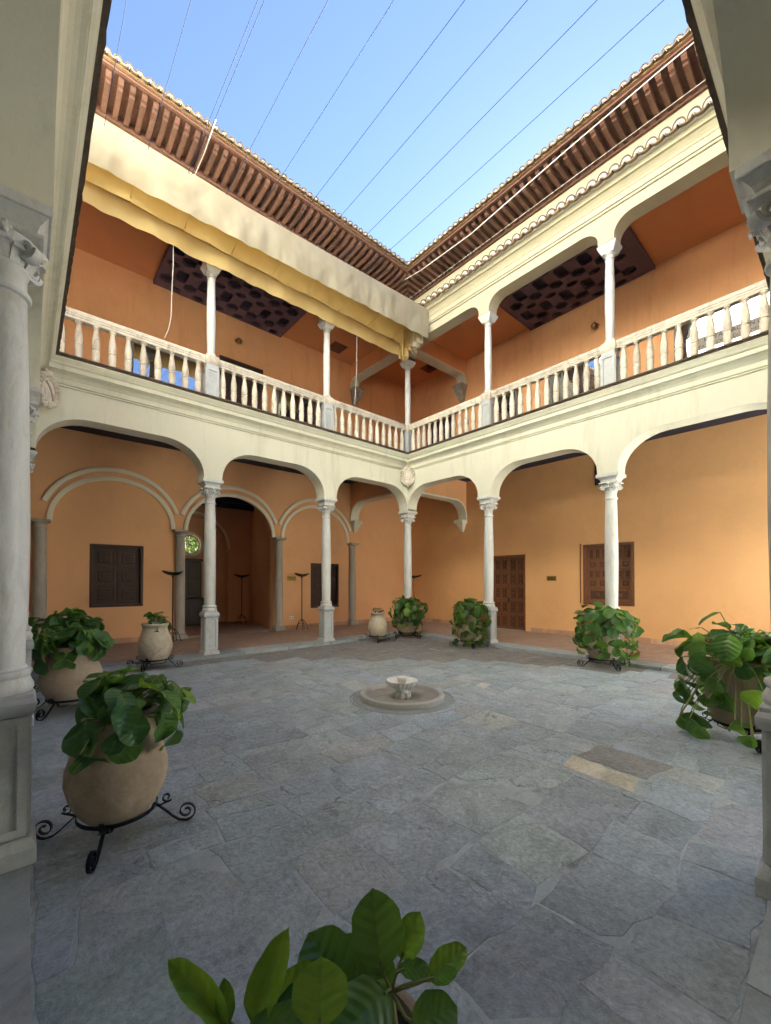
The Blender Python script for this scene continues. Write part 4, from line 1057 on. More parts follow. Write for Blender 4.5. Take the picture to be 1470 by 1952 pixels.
# upper glass windows
def glass_window(fn, a0, a1, z0, z1, mull, label):
    t = thing('gallery_window', label, 'window', group='glazed doors of the upper gallery')
    f0 = fn; fn = lambda a, d, z: f0(a, d+(z-5.58)*.068, z)      # the sashes lean outwards at the top
    MB().mbox(f0, a0-.005, a0+.02, 0, .2, z0, z1).build('reveal', M['greyframe'], t); MB().mbox(f0, a1-.02, a1+.005, 0, .2, z0, z1).build('reveal', M['greyframe'], t)
    border(fn, t, M['greyframe'], a0+.06, a1-.06, z0, z1-.07, .06, -.02, .035, bottom=False)
    xs = [a0+.06]+mull+[a1-.06]
    for i in range(len(xs)-1):
        e0 = xs[i]+(.03 if i else 0); e1 = xs[i+1]-(.03 if i < len(xs)-2 else 0)
        MB().mbox(fn, e0, e1, .002, .008, z0, z1-.07).build('pane', M['glass'], t)
    for m_ in mull: MB().mbox(fn, m_-.028, m_+.028, .0, .03, z0, z1-.072).build('mullion', M['greyframe'], t)
    return t
glass_window(fNw, -7.40, -5.66, 5.58, 8.02, [-6.42], 'glazed door mirroring the blue sky behind the left balusters')
glass_window(fNw, -3.18, -1.30, 5.58, 8.22, [-2.25], 'glazed door behind the balusters right of the dark upper door')
glass_window(fEw, 1.15, 2.20, 5.58, 8.05, [], 'narrow glazed door behind the balusters left of the coffered ceiling')
glass_window(fEw, 3.32, 5.05, 5.58, 8.12, [3.72], 'wide glazed door mirroring roofs behind the middle balusters')
lw = glass_window(fEw, 6.58, 8.55, 5.58, 8.10, [], 'glazed door with lettering strip behind the balusters at the right edge')
z = 7.42
MB().mbox(lambda a, d, zz: fEw(a, d+(zz-5.58)*.068, zz), 6.95, 8.48, .0085, .0095, z-.17, z+.13).build('vinyl_strip', M['frost'], lw)
def ft(zz, c): return lambda x, y, q: (3.1-.0105-(zz+y-5.58)*.068, -c-x, zz+y)
text_mb('RESTAURACION DE', .125, ft(z+.005, 7.72)).build('lettering', M['beam'], lw, fix=False)
text_mb('PATRIMONIO DOCUMENTAL', .10, ft(z-.13, 7.72)).build('lettering', M['engrave'], lw, fix=False)
# dark upper door north and dark doorway east
for fn, a0, a1, z1, l in ((fNw, -5.02, -3.62, 8.53, 'dark wooden panel door behind the middle balusters on the awning side'), (fEw, -1.95, -.70, 8.2, 'dark doorway in the upper corner behind the balusters')):
    t = thing('gallery_door', l, 'door', group='dark doors of the upper gallery')
    border(fn, t, M['darkdoor'], a0+.07, a1-.07, 5.58, z1-.07, .07, -.02, .05, bottom=False)
    c = (a0+a1)/2
    for b0, b1 in ((a0+.075, c-.004), (c+.004, a1-.075)): frame_panels(fn, t, M['darkdoor'], b0, b1, 5.585, z1-.075, [(1,1)]*5, stile=.07, out=-.015, carve=False)

# coats of arms on the corner piers ---------------------------------------
def shield(name_label, loc, rz, band):
    t = thing('coat_of_arms', name_label, 'coat of arms', loc, rz, 'stone coats of arms')
    m = M['marble_warm']
    def oval(rx, rz_, n=26): return [(rx*cos(2*pi*i/n), rz_*sin(2*pi*i/n)-.02*abs(sin(2*pi*i/n))) for i in range(n)]
    f = lambda a, b, k: (a, -k, b)
    MB().prism(f, oval(.165,.245), -.10, .05).build('shield_back', m, t, bevel=.015)
    MB().sphere((0,-.04,0), .1, 20, 12, (1.25,.55,1.95)).build('shield_field', m, t, smooth=60)
    MB().tube([(.138*cos(2*pi*i/32), -.062, .212*sin(2*pi*i/32)) for i in range(33)], .018, 8).build('shield_rim', m, t, smooth=60)
    if band: MB().tube([(-.075,-.075,.15),(-.03,-.098,.05),(.02,-.098,-.06),(.06,-.078,-.15)], 0, flat=(.03,.02), up=(0,1,0)).build('diagonal_band', M['greystone'], t)
    else:
        MB().box(-.055,.055,-.112,-.07,-.05,.10).build('castle_relief', m, t, bevel=.01)
        for x in (-.05, 0, .05): MB().box(x-.018,x+.018,-.112,-.07,.102,.145).build('castle_tower', m, t, bevel=.005)
        MB().box(-.075,.075,-.10,-.06,-.10,-.085).build('castle_base', m, t, bevel=.004)
    r2 = random.Random(4)
    for i in range(9):
        for sgn in (-1, 1):
            a = -1.2+i*.33
            x = sgn*.19*cos(a)*1.04; z = .26*sin(a)
            MB().tube([(x-sgn*.03, -.02, z-.02), (x, -.065, z+.01), (x+sgn*.025, -.03, z+.03), (x+sgn*.02, .03, z+.03)], [.03,.036,.032,.02], 8).build('scroll', m, t, smooth=60)
    for x, z, r in ((0,.30,.055), (-.07,.275,.042), (.07,.275,.042), (-.045,.335,.036), (.045,.335,.036), (0,-.275,.035)):
        MB().sphere((x,-.045,z), r, 10, 7).build('crown_boss', m, t, smooth=60)
    return t
shield('pale stone coat of arms with a castle at the inner corner below the cornice', (-.335, -.335, 4.90), -pi/4, False)
shield('pale stone coat of arms with a diagonal band at the left corner', (-LX+.335, -.335, 4.93), pi/4, True)

# ------------------------------------------------------------------ awning, ropes, cables
aw = thing('canvas_awning', 'folded cream canvas awning hanging along the upper gallery', 'awning')
RL, RR_ = Vector((-9.6, -.76, 9.735)), Vector((-.36, -1.17, 9.79))
MB().tube([RL, RR_], .022, 10).build('rod', M['rodpaint'], aw, smooth=60)
def cloth(yfun, ztop, zbot, x0, x1, name, seed, nx=190, nz=14, bulge=.06, scal=.05, m='cloth'):
    vs = []; fs = []
    for i in range(nx+1):
        u = i/nx; x = x0+(x1-x0)*u
        zb = zbot(x) + scal*(.6*noise.noise(Vector((x*1.1, seed, 0)))+.55*sin(x*4.6+seed+1.3*noise.noise(Vector((x*.7, seed, 5)))))
        zt = ztop(x)
        for j in range(nz+1):
            w = j/nz
            y = yfun(x) + (.035*noise.noise(Vector((x*2.3, w*1.2, seed)))+.014*noise.noise(Vector((x*9, w*2.5, seed+3))))*w - bulge*sin(pi*w)*.6
            y += .045*sin(x*4.6+seed)*w*w + .012*sin(x*13+seed*2+3*noise.noise(Vector((x*.9, seed, 7))))*w
            y += .05*max(0, noise.noise(Vector((x*3.1+w*1.7, w*.6, seed+9))))*sin(pi*w)
            vs.append((x, y, zt+(zb-zt)*w))
    for i in range(nx):
        for j in range(nz): a = i*(nz+1)+j; fs.append((a, a+nz+1, a+nz+2, a+1))
    return MB().add(vs, fs).build(name, M[m], aw, smooth=180, fix=False)
yr = lambda x: RL.y+(RR_.y-RL.y)*(x-RL.x)/(RR_.x-RL.x)
zr = lambda x: RL.z+(RR_.z-RL.z)*(x-RL.x)/(RR_.x-RL.x)
lerp = lambda a, b, t: a+(b-a)*t
cloth(lambda x: yr(x)-.025, lambda x: zr(x)+.02, lambda x: lerp(8.97, 8.93, (x+9.4)/9), -9.55, -.36, 'front_valance', 1.0, scal=.075)
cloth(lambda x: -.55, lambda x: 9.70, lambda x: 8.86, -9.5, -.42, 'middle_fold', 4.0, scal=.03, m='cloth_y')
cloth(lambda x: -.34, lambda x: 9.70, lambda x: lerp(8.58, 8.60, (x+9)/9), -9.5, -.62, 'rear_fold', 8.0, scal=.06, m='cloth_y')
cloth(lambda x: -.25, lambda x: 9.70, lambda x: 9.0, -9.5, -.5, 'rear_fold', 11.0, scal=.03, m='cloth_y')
vs = []; fs = []; nx = 120; ny = 8
for i in range(nx+1):
    x = -9.55+9.19*i/nx
    for j in range(ny+1):
        w = j/ny; y = lerp(yr(x)-.02, -.24, w); vs.append((x, y, 9.735-.07*sin(pi*w)+.02*noise.noise(Vector((x*2, y*4, 2)))))
for i in range(nx):
    for j in range(ny): a = i*(ny+1)+j; fs.append((a, a+ny+1, a+ny+2, a+1))
MB().add(vs, fs).build('top_sheet', M['cloth'], aw, smooth=180, fix=False)
# gathered end: rippled cloth loops
rg = random.Random(2)
for k in range(6):
    y0 = -1.08+k*.125; vs = []; fs = []; n = 22
    dz = .42+.34*(k/5)+rg.uniform(-.06,.08)
    x0 = -.36-.035*k
    for i in range(n+1):
        u = i/n
        for j in range(7):
            w = j/6
            x = x0 - .30*u + .05*sin(u*9+k)*w
            y = y0 + .05*sin(u*13+k*1.7)*(.3+.7*w) + .03*w
            vs.append((x, y, 9.62-.0*u - (dz+.33)*w + .04*sin(u*11+k*2.)*w))
    for i in range(n):
        for j in range(6): a = i*7+j; fs.append((a, a+7, a+8, a+1))
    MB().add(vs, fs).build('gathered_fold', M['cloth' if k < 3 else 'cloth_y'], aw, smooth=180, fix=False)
for k in range(7):       # dark scalloped edge loops under the gather
    cx, cy = -.44-.045*(k % 3), -1.0+k*.09
    MB().tube([(cx+.07*cos(a*.62+k), cy+.035*sin(a*.9), 8.78+.07*sin(a)-.015*k) for a in [i*.42 for i in range(16)]], .008, 5).build('hem_loop', M['trim'], aw, smooth=60)
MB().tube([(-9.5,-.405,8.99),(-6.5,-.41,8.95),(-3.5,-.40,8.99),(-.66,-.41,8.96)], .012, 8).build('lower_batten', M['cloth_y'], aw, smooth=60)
for k in range(9):
    xx = -9.0+.98*k
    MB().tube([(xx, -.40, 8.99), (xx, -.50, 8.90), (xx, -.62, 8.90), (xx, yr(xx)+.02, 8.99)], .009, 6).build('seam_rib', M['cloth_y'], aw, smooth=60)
    MB().tube([(xx, yr(xx)-.0, zr(xx)+.015), (xx, yr(xx), zr(xx)+.075)], .012, 6).build('rod_hook', M['greyframe'], aw)
CX = [-2.72, -3.44, -4.19, -4.86, -5.62, -6.32, -7.0, -7.07, -7.78, -8.47]
for i, x in enumerate(CX):
    pts = []
    for k in range(13):
        t_ = k/12; ya = -.12; y = ya+(-9.1-ya)*t_; pts.append((x, y, 9.815-.05*sin(pi*t_)))
    mbc = MB().tube(pts, .0048, 6); mbc.tube([(x, -.14+.03*cos(q*.7), 9.815+.03*sin(q*.7)) for q in range(10)], .006, 5); mbc.box(x-.02, x+.02, -.105, -.058, 9.795, 9.835)
    c = tag(mbc.build('steel_cable', M['cable']), ['rightmost thin steel cable crossing the open sky', 'second thin sky cable counted from the right', 'third thin sky cable counted from the right', 'fourth thin sky cable counted from the right', 'fifth thin sky cable counted from the right', 'sixth thin sky cable counted from the right', 'right cable of the close pair crossing the sky', 'left cable of the close pair crossing the sky', 'second thin sky cable counted from the left', 'leftmost thin steel cable crossing the open sky'][i], 'cable', 'thin steel cables stretched over the courtyard')
for pts, r, l in (([(-.78,-.07,10.88),(-.95,-1.5,10.52),(-1.05,-3.3,10.34),(-1.08,-5.7,10.50),(-1.1,-7.4,10.57),(-1.1,-9.1,10.62)], .011, 'thick white rope running along the eaves of the side without awning'),
                  ([(-6.96,-.78,9.78),(-6.95,-1.5,9.79),(-6.98,-2.2,9.80)], .008, 'short white rope tied to the awning rod below the cable pair'),
                  ([(-.32,-.09,10.57),(-.33,-9.1,10.57)], .005, 'thin wire along the bottom of the eaves of the side without awning')):
    tag(MB().tube(pts, r, 8).build('rope', M['rope']), l, 'rope')
def cord(pts, l): tag(MB().tube(pts, .0075, 6).build('pull_cord', M['rope'], smooth=60), l, 'cord', 'awning pull cords')
cord([(-7.19,-.3,8.7),(-7.19,-.3,8.2),(-7.21,-.29,7.6),(-7.22,-.28,7.1),(-7.25,-.24,6.88),(-7.31,-.14,6.70)], 'white pull cord hanging before the left upper wall onto the rail')
cord([(-2.34,-.3,8.7),(-2.34,-.29,7.6),(-2.34,-.2,6.70)], 'white pull cord hanging near the corner')

# ------------------------------------------------------------------ floor lamps
def torchiere():
    t = thing('floor_lamp', 'x', 'floor lamp', group='black uplighter floor lamps')
    m = M['black']
    MB().tube([(0,0,.28),(0,0,1.78)], .016, 10).build('pole', m, t, smooth=60)
    vs = []; fs = []; n = 26
    for i in range(n+1):
        u = -1+2*i/n
        for j in range(9):
            w = -1+2*j/8
            hw = .13*(1-abs(u)**2.2)**.6 if abs(u) < 1 else 0
            vs.append((.345*u, hw*w, 1.86+.05*u*u*1.1-.075*(1-w*w)*(1-u*u)**.8))
    for i in range(n):
        for j in range(8): a = i*9+j; fs.append((a, a+9, a+10, a+1))
    k = len(vs); vs2 = [(x, y, z+.008) for x, y, z in vs]
    mb = MB().add(vs, fs); mb.add(vs2, [f[::-1] for f in fs]); mb.build('dish', m, t, smooth=60, fix=False)
    MB().tube([(0,0,1.74),(0,0,1.81)], .03, 10).build('lamp_holder', m, t)
    for i in range(5):
        a = 2*pi*i/5+.3; pts = [(cos(a)*r, sin(a)*r, z) for r, z in ((.0,.36),(.05,.335),(.11,.28),(.16,.18),(.19,.08),(.205,.012),(.24,.008))]
        MB().tube(pts, .010, 7).build('leg', m, t, smooth=60)
    MB().tube([(.135*cos(2*pi*i/20), .135*sin(2*pi*i/20), .22) for i in range(21)], .006, 6).build('leg_ring', m, t, smooth=60)
    return t
tc_ = torchiere(); tc_.location = (-6.42, 2.62, K); tc_.rotation_euler = (0,0,.5); tc_['label'] = 'black floor lamp left of the hall opening beside the large shutter'
dup(tc_, (-2.36, 2.70, K), .3, 'black floor lamp next to the smaller shutter and brass plaque')
dup(tc_, (-3.05, 6.1, K), .1, 'black floor lamp standing inside the dim hall')
dup(tc_, (2.60, 2.25, K), -.5, 'black floor lamp in the far corner half hidden by the corner column')

# ------------------------------------------------------------------ fountain
ft_ = thing('fountain', 'low round fountain with scalloped marble bowl in the middle of the paving', 'fountain', (-5.30, -5.20, G))
MB().lathe([(.0,-.02),(.76,-.02),(.76,.002),(.74,.006),(.735,-.004),(.725,-.004),(.72,.006),(.0,.006)], 64).build('paving_ring', M['kerb'], ft_, smooth=30)
MB().lathe([(.612,.0),(.615,.05),(.608,.078),(.598,.085),(.545,.085),(.532,.078),(.520,.03)], 72, cap=False).build('basin', M['basin'], ft_, smooth=40)
MB().lathe([(.522,.031),(.50,.022),(.0,.014)], 48, cap=False).build('basin_floor', M['basinfloor'], ft_, smooth=60)
MB().lathe([(.10,.016),(.105,.05),(.085,.09),(.085,.12),(.10,.14)], 24).build('foot', M['fountain'], ft_, smooth=40)
for i in range(8):
    a = 2*pi*i/8; MB().tube([(.105*cos(a), .105*sin(a), .016), (.105*cos(a), .105*sin(a), .065), (.09*cos(a), .09*sin(a), .085)], .026, 8).build('foot_lobe', M['fountain'], ft_, smooth=50)
MB().lathe([(.085,.13),(.14,.15),(.195,.19),(.225,.235),(.235,.262),(.228,.266),(.21,.258),(.16,.215),(.09,.185),(.0,.178)], 120, lobes=20, amp=.07, cap=False).build('scalloped_bowl', M['fountain'], ft_, smooth=50)
MB().sqlathe([(.055,.18),(.06,.25),(.072,.275),(.072,.305),(.06,.312)], rot=-.707).build('spout_block', M['fountain'], ft_, bevel=.008)

# ------------------------------------------------------------------ jars, stands, plants
def scroll2d():
    """iron leg outline in (r,z): upper small curl, sweep down, big foot curl"""
    pts = []
    for i in range(12): a = -1.2+i*.62; rr = .012+.028*i/11; pts.append((.285+rr*cos(a), .205+rr*sin(a)))
    up = pts
    leg = [(.19,.17),(.235,.14),(.28,.10),(.325,.055),(.37,.022),(.42,.010)]
    foot = []
    for i in range(26):
        a = -pi/2+i*.40; rr = .072*(1-i/25*.78); foot.append((.425+rr*cos(a), .082+rr*sin(a)*1.0))
    return up, leg+foot
def iron_stand(label, loc, rz, ring_r=.262, n=4, sc=1.0):
    t = thing('iron_stand', label, 'plant stand', loc, rz, 'wrought iron jar stands')
    t.scale = (sc,)*3
    MB().tube([(ring_r*cos(2*pi*i/28), ring_r*sin(2*pi*i/28), .165) for i in range(29)], 0, flat=(.026,.008), up=(0,0,1)).build('ring', M['iron'], t)
    up, low = scroll2d()
    for i in range(n):
        a = 2*pi*i/n; ca, sa = cos(a), sin(a); dr = ring_r-.21
        mp = lambda p: (ca*(p[0]+dr), sa*(p[0]+dr), p[1])
        lg = MB().tube([mp(p) for p in low], 0, flat=(.024,.008), up=(-sa, ca, 0)).build('leg', M['iron'], t)
        MB().tube([mp(p) for p in [(.20,.165)]+[(.235,.150)]+up[::-1]], 0, flat=(.022,.007), up=(-sa, ca, 0)).build('scroll', M['iron'], lg)
        MB().tube([mp((.19,.17)), mp((.16,.10)), mp((.10,.075)), (0,0,.07)], 0, flat=(.022,.008), up=(-sa, ca, 0)).build('cradle_bar', M['iron'], lg)
    return t
JP = [(.0,.085),(.10,.085),(.17,.10),(.235,.165),(.295,.27),(.325,.39),(.320,.47),(.290,.57),(.248,.66),(.228,.73),(.228,.79),(.245,.80),(.255,.815),(.253,.84),(.235,.848),(.218,.842),(.212,.80),(.210,.74)]
def jar(label, loc, sc=(1,1,1), m='jar', seed=0, band=False):
    t = thing('clay_jar', label, 'jar', loc, seed*1.3, 'large clay jars on iron stands')
    mb = MB().lathe(JP, 44, cap=False)
    mb.v = [(x*sc[0]*(1+.02*noise.noise(Vector((x*4, y*4, z*4+seed*7)))), y*sc[1]*(1+.02*noise.noise(Vector((x*4, y*4, z*4+seed*7)))), z*sc[2]) for x, y, z in mb.v]
    mb.build('body', M[m], t, smooth=60)
    mb = MB().lathe([(.0,.775),(.12,.785),(.213,.77)], 24, cap=False); mb.v = [(x*sc[0], y*sc[1], z*sc[2]+.012*noise.noise(Vector((x*20,y*20,seed)))) for x, y, z in mb.v]
    mb.build('soil', M['soil'], t, smooth=60)
    return t
def leaf_mesh(seed, wide=.44, cup=.12, curl=.25, wav=.03):
    """bergenia leaf, unit length along +y from base at origin, upper side +z"""
    r_ = random.Random(seed); nu, nv = 8, 12; vs = []; fs = []
    ph = r_.uniform(0, 6)
    for j in range(nv+1):
        v = (1-cos(pi*j/nv))/2
        k_ = (v-.54)/.46 if v > .54 else (.54-v)/.54
        w = wide*max(.012, 1-k_*k_)**(.5 if v > .54 else .62)
        for i in range(nu+1):
            u = -1+2*i/nu
            e = 1+.045*sin(v*17+ph)*abs(u)**2
            x = u*w*e
            z = cup*u*u*(1+.4*sin(v*9+ph))*w/wide - curl*v*v + wav*sin(v*9+ph+u*2.2)*abs(u) - .03*(1-abs(u))**4 + .05*sin(pi*v)
            vs.append((x, v*(1-.05*u*u)+.05*u*u*.5, z))
    for j in range(nv):
        for i in range(nu): a = j*(nu+1)+i; fs.append((a, a+1, a+nu+2, a+nu+1))
    me = MB().add(vs, fs).mesh('leaf', 180, fix=False); me.materials.append(M['leaf']); return me
LEAVES = [leaf_mesh(1, .42, .08, .12, .015), leaf_mesh(2, .46, .12, .18, .02), leaf_mesh(3, .38, .05, .06, .02), leaf_mesh(4, .44, .16, .10, .02), leaf_mesh(5, .41, -.05, .2, .025), leaf_mesh(6, .35, .25, .16, .02)]
YOUNG_LIT = []; DRY = []
for me_ in LEAVES:
    d_ = me_.copy(); d_.materials.clear(); d_.materials.append(M['leaf_dry']); DRY.append(d_)
    c_ = me_.copy(); c_.materials.clear(); c_.materials.append(M['leaf_young_lit']); YOUNG_LIT.append(c_)
def place_leaf(t, p, tip, nrm, size, me):
    y = Vector(tip).normalized(); z = Vector(nrm); z = (z - y*z.dot(y)).normalized(); x = y.cross(z)
    m = Matrix((x, y, z)).transposed().to_4x4()
    o = bpy.data.objects.new('leaf', me); COL.objects.link(o); o.parent = t
    o.matrix_local = Matrix.Translation(p) @ m @ Matrix.Diagonal((size, size, size, 1))
    return o
def plant(label, loc, n, rad, up, droop, size, seed, lop=0.0, lopdir=0.0, rim=.80):
    """leaves on a dome around the jar mouth; droop = how far (rad) the skirt hangs past horizontal"""
    t = thing('bergenia_plant', label, 'plant', loc, 0, 'broad leaved plants in the clay jars')
    r_ = random.Random(seed); st = MB(); tw = MB()
    for i in range(n):
        u = (i+.5)/n
        ph = (pi/2+droop)*u**.75*r_.uniform(.88,1.08)
        az = i*2.39996+r_.uniform(-.35,.35)
        side = 1+lop*cos(az-lopdir)
        if side < .55 and ph > 1.2: ph = r_.uniform(.4, 1.2)
        rr = rad*(.80+.36*r_.random())*min(side, 1.35)*(1+.42*noise.noise(Vector((cos(az)*1.6, sin(az)*1.6, seed*3.1+ph*.8))))
        if ph <= pi/2: c = Vector((sin(ph)*rr*cos(az), sin(ph)*rr*sin(az), rim+.06+cos(ph)*up*(.7+.5*r_.random())))
        else:
            k = (ph-pi/2)/max(droop, .01)
            c = Vector((rr*(1-.10*k)*cos(az), rr*(1-.10*k)*sin(az), rim+.04-k*droop*(.34 if droop < 1.2 else .41)*min(1.2, max(.2, side))*(.75+.5*r_.random())))
            if c.z < .06: c.z = .06+.1*r_.random()
        if i % 8 == 3 and n > 40: c = c*1.0 + Vector((cos(az), sin(az), 0))*r_.uniform(.03,.13) + Vector((0,0,r_.uniform(.0,.13)))
        rad_d = Vector((cos(az), sin(az), 0)); tilt = ph+r_.uniform(-.45,.45)
        tilt = tilt if r_.random() > .22 else tilt-r_.uniform(.3,.9)
        nrm = rad_d*sin(min(tilt, 1.9)*.85) + Vector((0,0,1))*cos(min(tilt, 1.9)*.85) + Vector((r_.uniform(-.35,.35), r_.uniform(-.35,.35), r_.uniform(-.1,.2)))
        tip = rad_d*cos(tilt*.95) - Vector((0,0,1))*sin(tilt*.95-.45) + Vector((r_.uniform(-.45,.45), r_.uniform(-.45,.45), 0))
        s = size*r_.uniform(.5,1.28)*1.14
        base = c - Vector(tip).normalized()*s*.5
        place_leaf(t, base, tip, nrm, s, (lambda q: DRY if q < .015 else YOUNG_LIT if q < .12 else LEAVES)(r_.random())[r_.randrange(6)])
        o = Vector((r_.uniform(-.12,.12), r_.uniform(-.12,.12), rim-.03))
        mid = (o+base)/2 + Vector((0,0,.05+.06*r_.random())) + rad_d*.03
        if ph > pi/2: mid = rad_d*(.24+.05) + Vector((0,0,rim+.06))
        pts = [o.lerp(mid, q/3)*(1-q/3)+mid.lerp(base, q/3)*(q/3) for q in range(4)]
        st.tube(pts, .0055, 5)
    for i in range(5):
        a = r_.uniform(0,6.28); tw.tube([(.05*cos(a), .05*sin(a), rim-.04), (.15*cos(a+.3), .15*sin(a+.3), rim+.03), (.22*cos(a+.5), .22*sin(a+.5), rim+.04)], [.016,.014,.008], 6)
    st.build('stems', M['stem'], t, smooth=60); tw.build('rhizomes', M['twig'], t, smooth=60)
    return t
# near-left jar
jar('large clay jar in the left foreground with a trailing plant', (-8.99, -6.24, G), (.93,.93,.98), 'jar', 1)
iron_stand('black scrolled iron stand under the large left foreground jar', (-8.99, -6.24, G), -.45, .262, 4, .9)
plant('trailing broad leaved plant in the left foreground jar', (-8.99, -6.24, G), 88, .30, .14, .80, .175, 11, .85, -.50, .785)
jar('clay jar half hidden behind the large left foreground jar', (-9.0, -2.72, G), (1.08,1.08,1.0), 'jar', 2)
iron_stand('black scrolled iron stand left behind the foreground jar', (-9.0, -2.72, G), -2.3, .275)
plant('broad leaved plant in the second jar on the left', (-9.0, -2.72, G), 90, .34, .15, .55, .20, 12, .2, 3.6, .82)
jar('clay jar hidden under the rear plant at the far left', (-8.92, -1.15, G), (1,1,1), 'jar', 3)
iron_stand('iron stand with one curl showing at the far left', (-8.92, -1.15, G), 3.6, .255)
plant('bushy broad leaved plant at the far left in front of the shuttered wall', (-8.92, -1.15, G), 120, .40, .25, .8, .18, 13, 0, 0, .82)
jar('pale clay jar with a sparse plant near the open hall', (-7.52, -.48, G), (.97,.97,1.03), 'jar_grey', 4)
iron_stand('black scrolled iron stand under the pale jar near the hall', (-7.52, -.48, G), -.65, .255)
plant('sparse low plant in the pale jar near the open hall', (-7.52, -.48, G), 16, .24, .13, .35, .17, 14, .5, -.7, .85)
jar('grey streaked clay jar almost without leaves near the corner', (-1.86, -.66, G), (.86,.86,.98), 'jar_grey', 5)
iron_stand('small scrolled iron stand under the grey streaked jar', (-1.86, -.66, G), -.70, .255)
plant('few small leaves in the grey streaked jar', (-1.86, -.66, G), 7, .16, .05, .1, .10, 15, 0, 0, .83)
jar('clay jar covered with leaves before the corner column', (-.66, -.62, G), (.98,.98,.98), 'jar', 6)
iron_stand('iron stand under the leafy jar before the corner column', (-.66, -.62, G), .1, .255)
plant('bushy broad leaved plant before the corner column', (-.66, -.62, G), 150, .44, .26, 1.25, .19, 16, .15, -1.0, .82)
jar('clay jar hidden by a trailing plant left of the oak door', (-.62, -2.92, G), (.98,.98,.98), 'jar', 7)
iron_stand('iron stand under the trailing plant left of the oak door', (-.62, -2.92, G), -.75, .255)
plant('tall trailing broad leaved plant left of the oak door', (-.62, -2.92, G), 160, .40, .30, 1.75, .18, 17, .1, 3.9, .82)
jar('clay jar below the wide plant in front of the panelled window', (-.68, -6.22, G), (.98,.98,.98), 'jar', 8)
iron_stand('iron stand under the wide plant in front of the panelled window', (-.68, -6.22, G), .9, .255)
plant('wide trailing broad leaved plant in front of the panelled window', (-.68, -6.22, G), 175, .50, .27, 1.45, .19, 18, .1, 4.0, .82)
jar('clay jar half visible under the large plant at the right edge', (-3.55, -8.70, G), (1.0,1.0,1.0), 'jar', 9)
iron_stand('iron stand in shadow under the large plant at the right edge', (-3.55, -8.70, G), .4, .255)
plant('large trailing broad leaved plant at the right edge', (-3.55, -8.70, G), 200, .46, .24, 1.65, .20, 19, .35, 3.0, .84)
# foreground plant, leaves placed one by one: positions round a jar close to the camera
fj = Vector((-8.80, -8.63, G))
jar('clay jar just below the foreground plant at the bottom', tuple(fj), (.85,.85,.52), 'jar', 10)
fp = thing('bergenia_plant', 'foreground broad leaved plant rising from the bottom edge', 'plant', tuple(fj), 0, 'broad leaved plants in the clay jars')
fwd = Vector((sin(YAW), cos(YAW), 0)); rgt = Vector((cos(YAW), -sin(YAW), 0)); upv = Vector((0,0,1))
st = MB()
FL = [  # leaf base, vector to its tip, normal, length, width, leaf shape
    ((-8.718, -8.651, 0.513), (0.013, 0.052, 0.182), (-0.5, -0.58, 0.99), 0.19, 0.15, 0),
    ((-8.642, -8.65, 0.496), (0.069, -0.008, 0.106), (-0.54, -0.54, 1.0), 0.126, 0.086, 5),
    ((-8.954, -8.7, 0.555), (0.023, 0.031, 0.127), (-0.39, -0.6, 1.05), 0.133, 0.135, 2),
    ((-8.764, -8.544, 0.389), (-0.048, 0.118, 0.132), (-0.41, -0.61, 1.03), 0.184, 0.176, 1),
    ((-8.676, -8.513, 0.325), (-0.017, 0.079, 0.128), (-0.45, -0.59, 1.03), 0.152, 0.153, 0),
    ((-9.034, -8.511, 0.467), (0.087, -0.012, 0.194), (-0.32, -0.66, 1.03), 0.213, 0.085, 5),
    ((-8.955, -8.446, 0.388), (0.121, -0.039, 0.1), (-0.35, -0.63, 1.04), 0.162, 0.078, 5),
    ((-9.07, -8.441, 0.421), (-0.108, 0.142, 0.152), (-0.22, -0.7, 1.02), 0.235, 0.07, 5),
    ((-9.066, -8.417, 0.409), (0.002, 0.023, 0.107), (-0.25, -0.68, 1.04), 0.109, 0.051, 3),
    ((-8.621, -8.733, 0.48), (0.124, -0.041, 0.057), (-0.57, -0.47, 1.02), 0.143, 0.069, 5),
    ((-8.631, -8.752, 0.506), (0.028, -0.065, 0.054), (-0.56, -0.47, 1.03), 0.089, 0.04, 4),
    ((-8.669, -8.667, 0.5), (0.053, -0.072, 0.019), (-0.53, -0.51, 1.03), 0.091, 0.05, 4),
    ((-8.702, -8.664, 0.457), (-0.191, -0.035, 0.051), (-0.44, -0.54, 1.07), 0.2, 0.154, 4),
    ((-8.662, -8.605, 0.384), (0.002, 0.05, 0.081), (-0.48, -0.55, 1.03), 0.095, 0.092, 3),
    ((-8.719, -8.768, 0.446), (0.105, -0.064, 0.043), (-0.52, -0.46, 1.07), 0.13, 0.101, 1),
    ((-9.059, -8.53, 0.486), (0.099, -0.139, 0.077), (-0.32, -0.62, 1.07), 0.187, 0.082, 4),
    ((-8.844, -8.607, 0.399), (-0.094, 0.146, 0.041), (-0.36, -0.6, 1.07), 0.178, 0.129, 0),
    ((-8.748, -8.689, 0.406), (0.007, 0.099, 0.034), (-0.45, -0.54, 1.06), 0.105, 0.131, 2)]
WID = [.84, .92, .76, .88, .82, .70]
crown = Vector((-8.69, -8.66, .44))
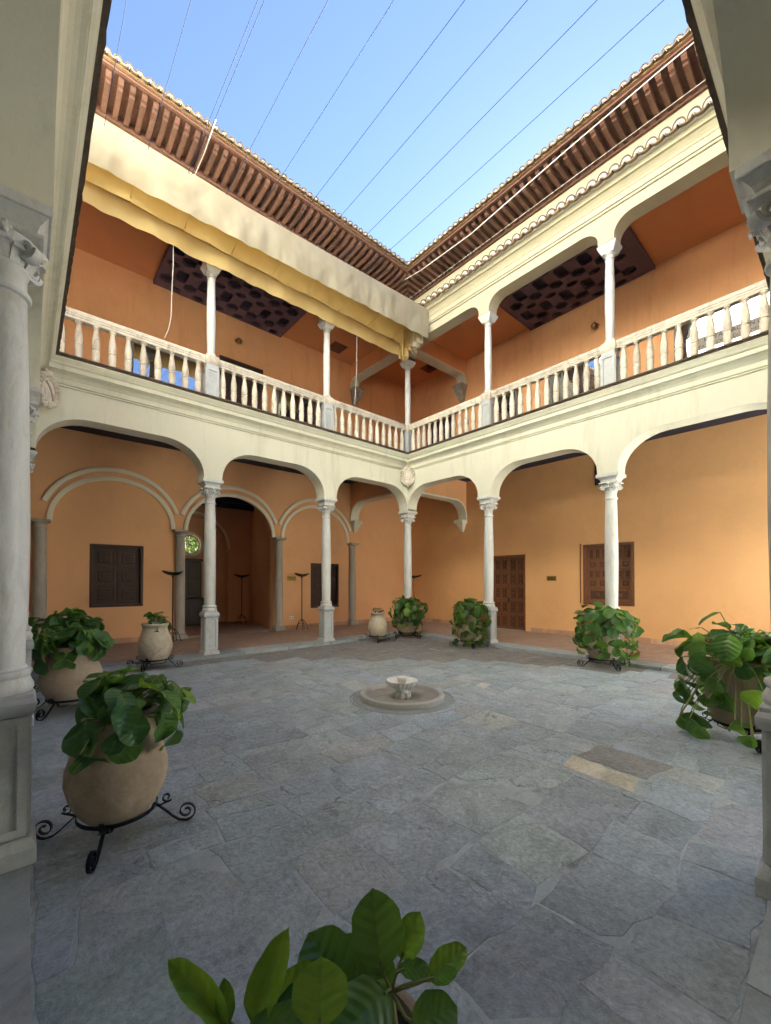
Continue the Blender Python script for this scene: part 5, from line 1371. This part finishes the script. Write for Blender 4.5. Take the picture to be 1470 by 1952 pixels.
for bp, tv, nm, ln, wd, mi in FL:
    b = Vector(bp)-fj; T = Vector(tv)
    y = T.normalized(); zz = Vector(nm); zz = (zz - y*zz.dot(y)).normalized(); xx = y.cross(zz)
    o = bpy.data.objects.new('leaf', (YOUNG_LIT if mi in (2, 5) and wd > .06 else LEAVES)[mi]); COL.objects.link(o); o.parent = fp  # paler leaf colour stands in for backlight on some front leaves
    o.matrix_local = Matrix.Translation(b) @ Matrix((xx, y, zz)).transposed().to_4x4() @ Matrix.Diagonal((wd/WID[mi], ln, (wd+ln)/2, 1))
    near = (Vector(bp)-crown).length < .22
    o_ = (crown if near else Vector((bp[0]*.55+fj.x*.45, bp[1]*.55+fj.y*.45, .33))) - fj
    m_ = (o_+b)/2 + Vector((0,0,.01)); st.tube([o_, o_.lerp(m_, .6), m_.lerp(b, .5), b+y*.02], [.006,.006,.005,.004], 6)
st.tube([crown-fj-Vector((.0,.02,.16)), crown-fj-Vector((0,.01,.08)), crown-fj], [.016,.014,.009], 7)
st.build('stems', M['stem'], fp, smooth=60)
tw = MB(); r2 = random.Random(8)
for i in range(7):
    a = r2.uniform(0, 6.28); q = .03+.10*r2.random(); tw.tube([(q*cos(a), q*sin(a), .37), (q*cos(a+.3)*1.2, q*sin(a+.3)*1.2, .43), (q*cos(a+.5)*1.6, q*sin(a+.5)*1.6, .45+.05*r2.random())], [.014,.013,.007], 6)
tw.build('rhizomes', M['twig'], fp, smooth=60)

# ------------------------------------------------------------------ tree outside the round window
gw = thing('added_garden_walls', 'added garden walls beyond the hall, sun block and backdrop for the tree', 'building')
MB().box(3.1, 3.5, 7.7, 19, -.5, 3.4).build('wall', M['cream'], gw)  # unseen wall, put in as a sun block beside the tree
MB().box(-12, 3.09, 18.6, 19, -.5, 9).build('backdrop_wall', M['backdrop_green'], gw)  # unseen backdrop added to hide bright sky behind the leaves
tr = thing('garden_tree', 'sunlit green tree outside the round hall window', 'tree', (-3.9, 10.2, -.5))
MB().tube([(0,0,0),(.05,.1,1.6),(-.1,.1,3.2),(-.2,.0,4.6)], [.16,.13,.10,.05], 10).build('trunk', M['bark'], tr, smooth=60)
for bx, by, bz in ((.9,-.5,4.2),(-1.0,-.3,4.0),(.3,.8,4.4),(-.5,-.9,3.7)): MB().tube([(-.05,.1,2.2),(bx*.5,by*.5,3.2),(bx,by,bz)], [.07,.05,.02], 7).build('limb', M['bark'], tr, smooth=60)
r3 = random.Random(31); vs = []; fs = []
for i in range(9000):
    while True:
        p = Vector((r3.uniform(-1,1), r3.uniform(-1,1), r3.uniform(-1,1)))
        if p.length < 1: break
    if noise.noise(p*2.6) < -.12: continue
    c = Vector((p.x*2.6, p.y*1.6, 3.3+p.z*2.4)); s = r3.uniform(.05,.10)
    a = Vector((r3.uniform(-1,1), r3.uniform(-1,1), r3.uniform(-1,1))).normalized(); b = a.orthogonal().normalized()
    k = len(vs); vs += [c-a*s, c+b*s*.5, c+a*s, c-b*s*.5]; fs.append((k, k+1, k+2, k+3))
o = MB().add(vs, fs).build('crown', M['treeleaf'], tr, fix=False); o['kind'] = 'stuff'
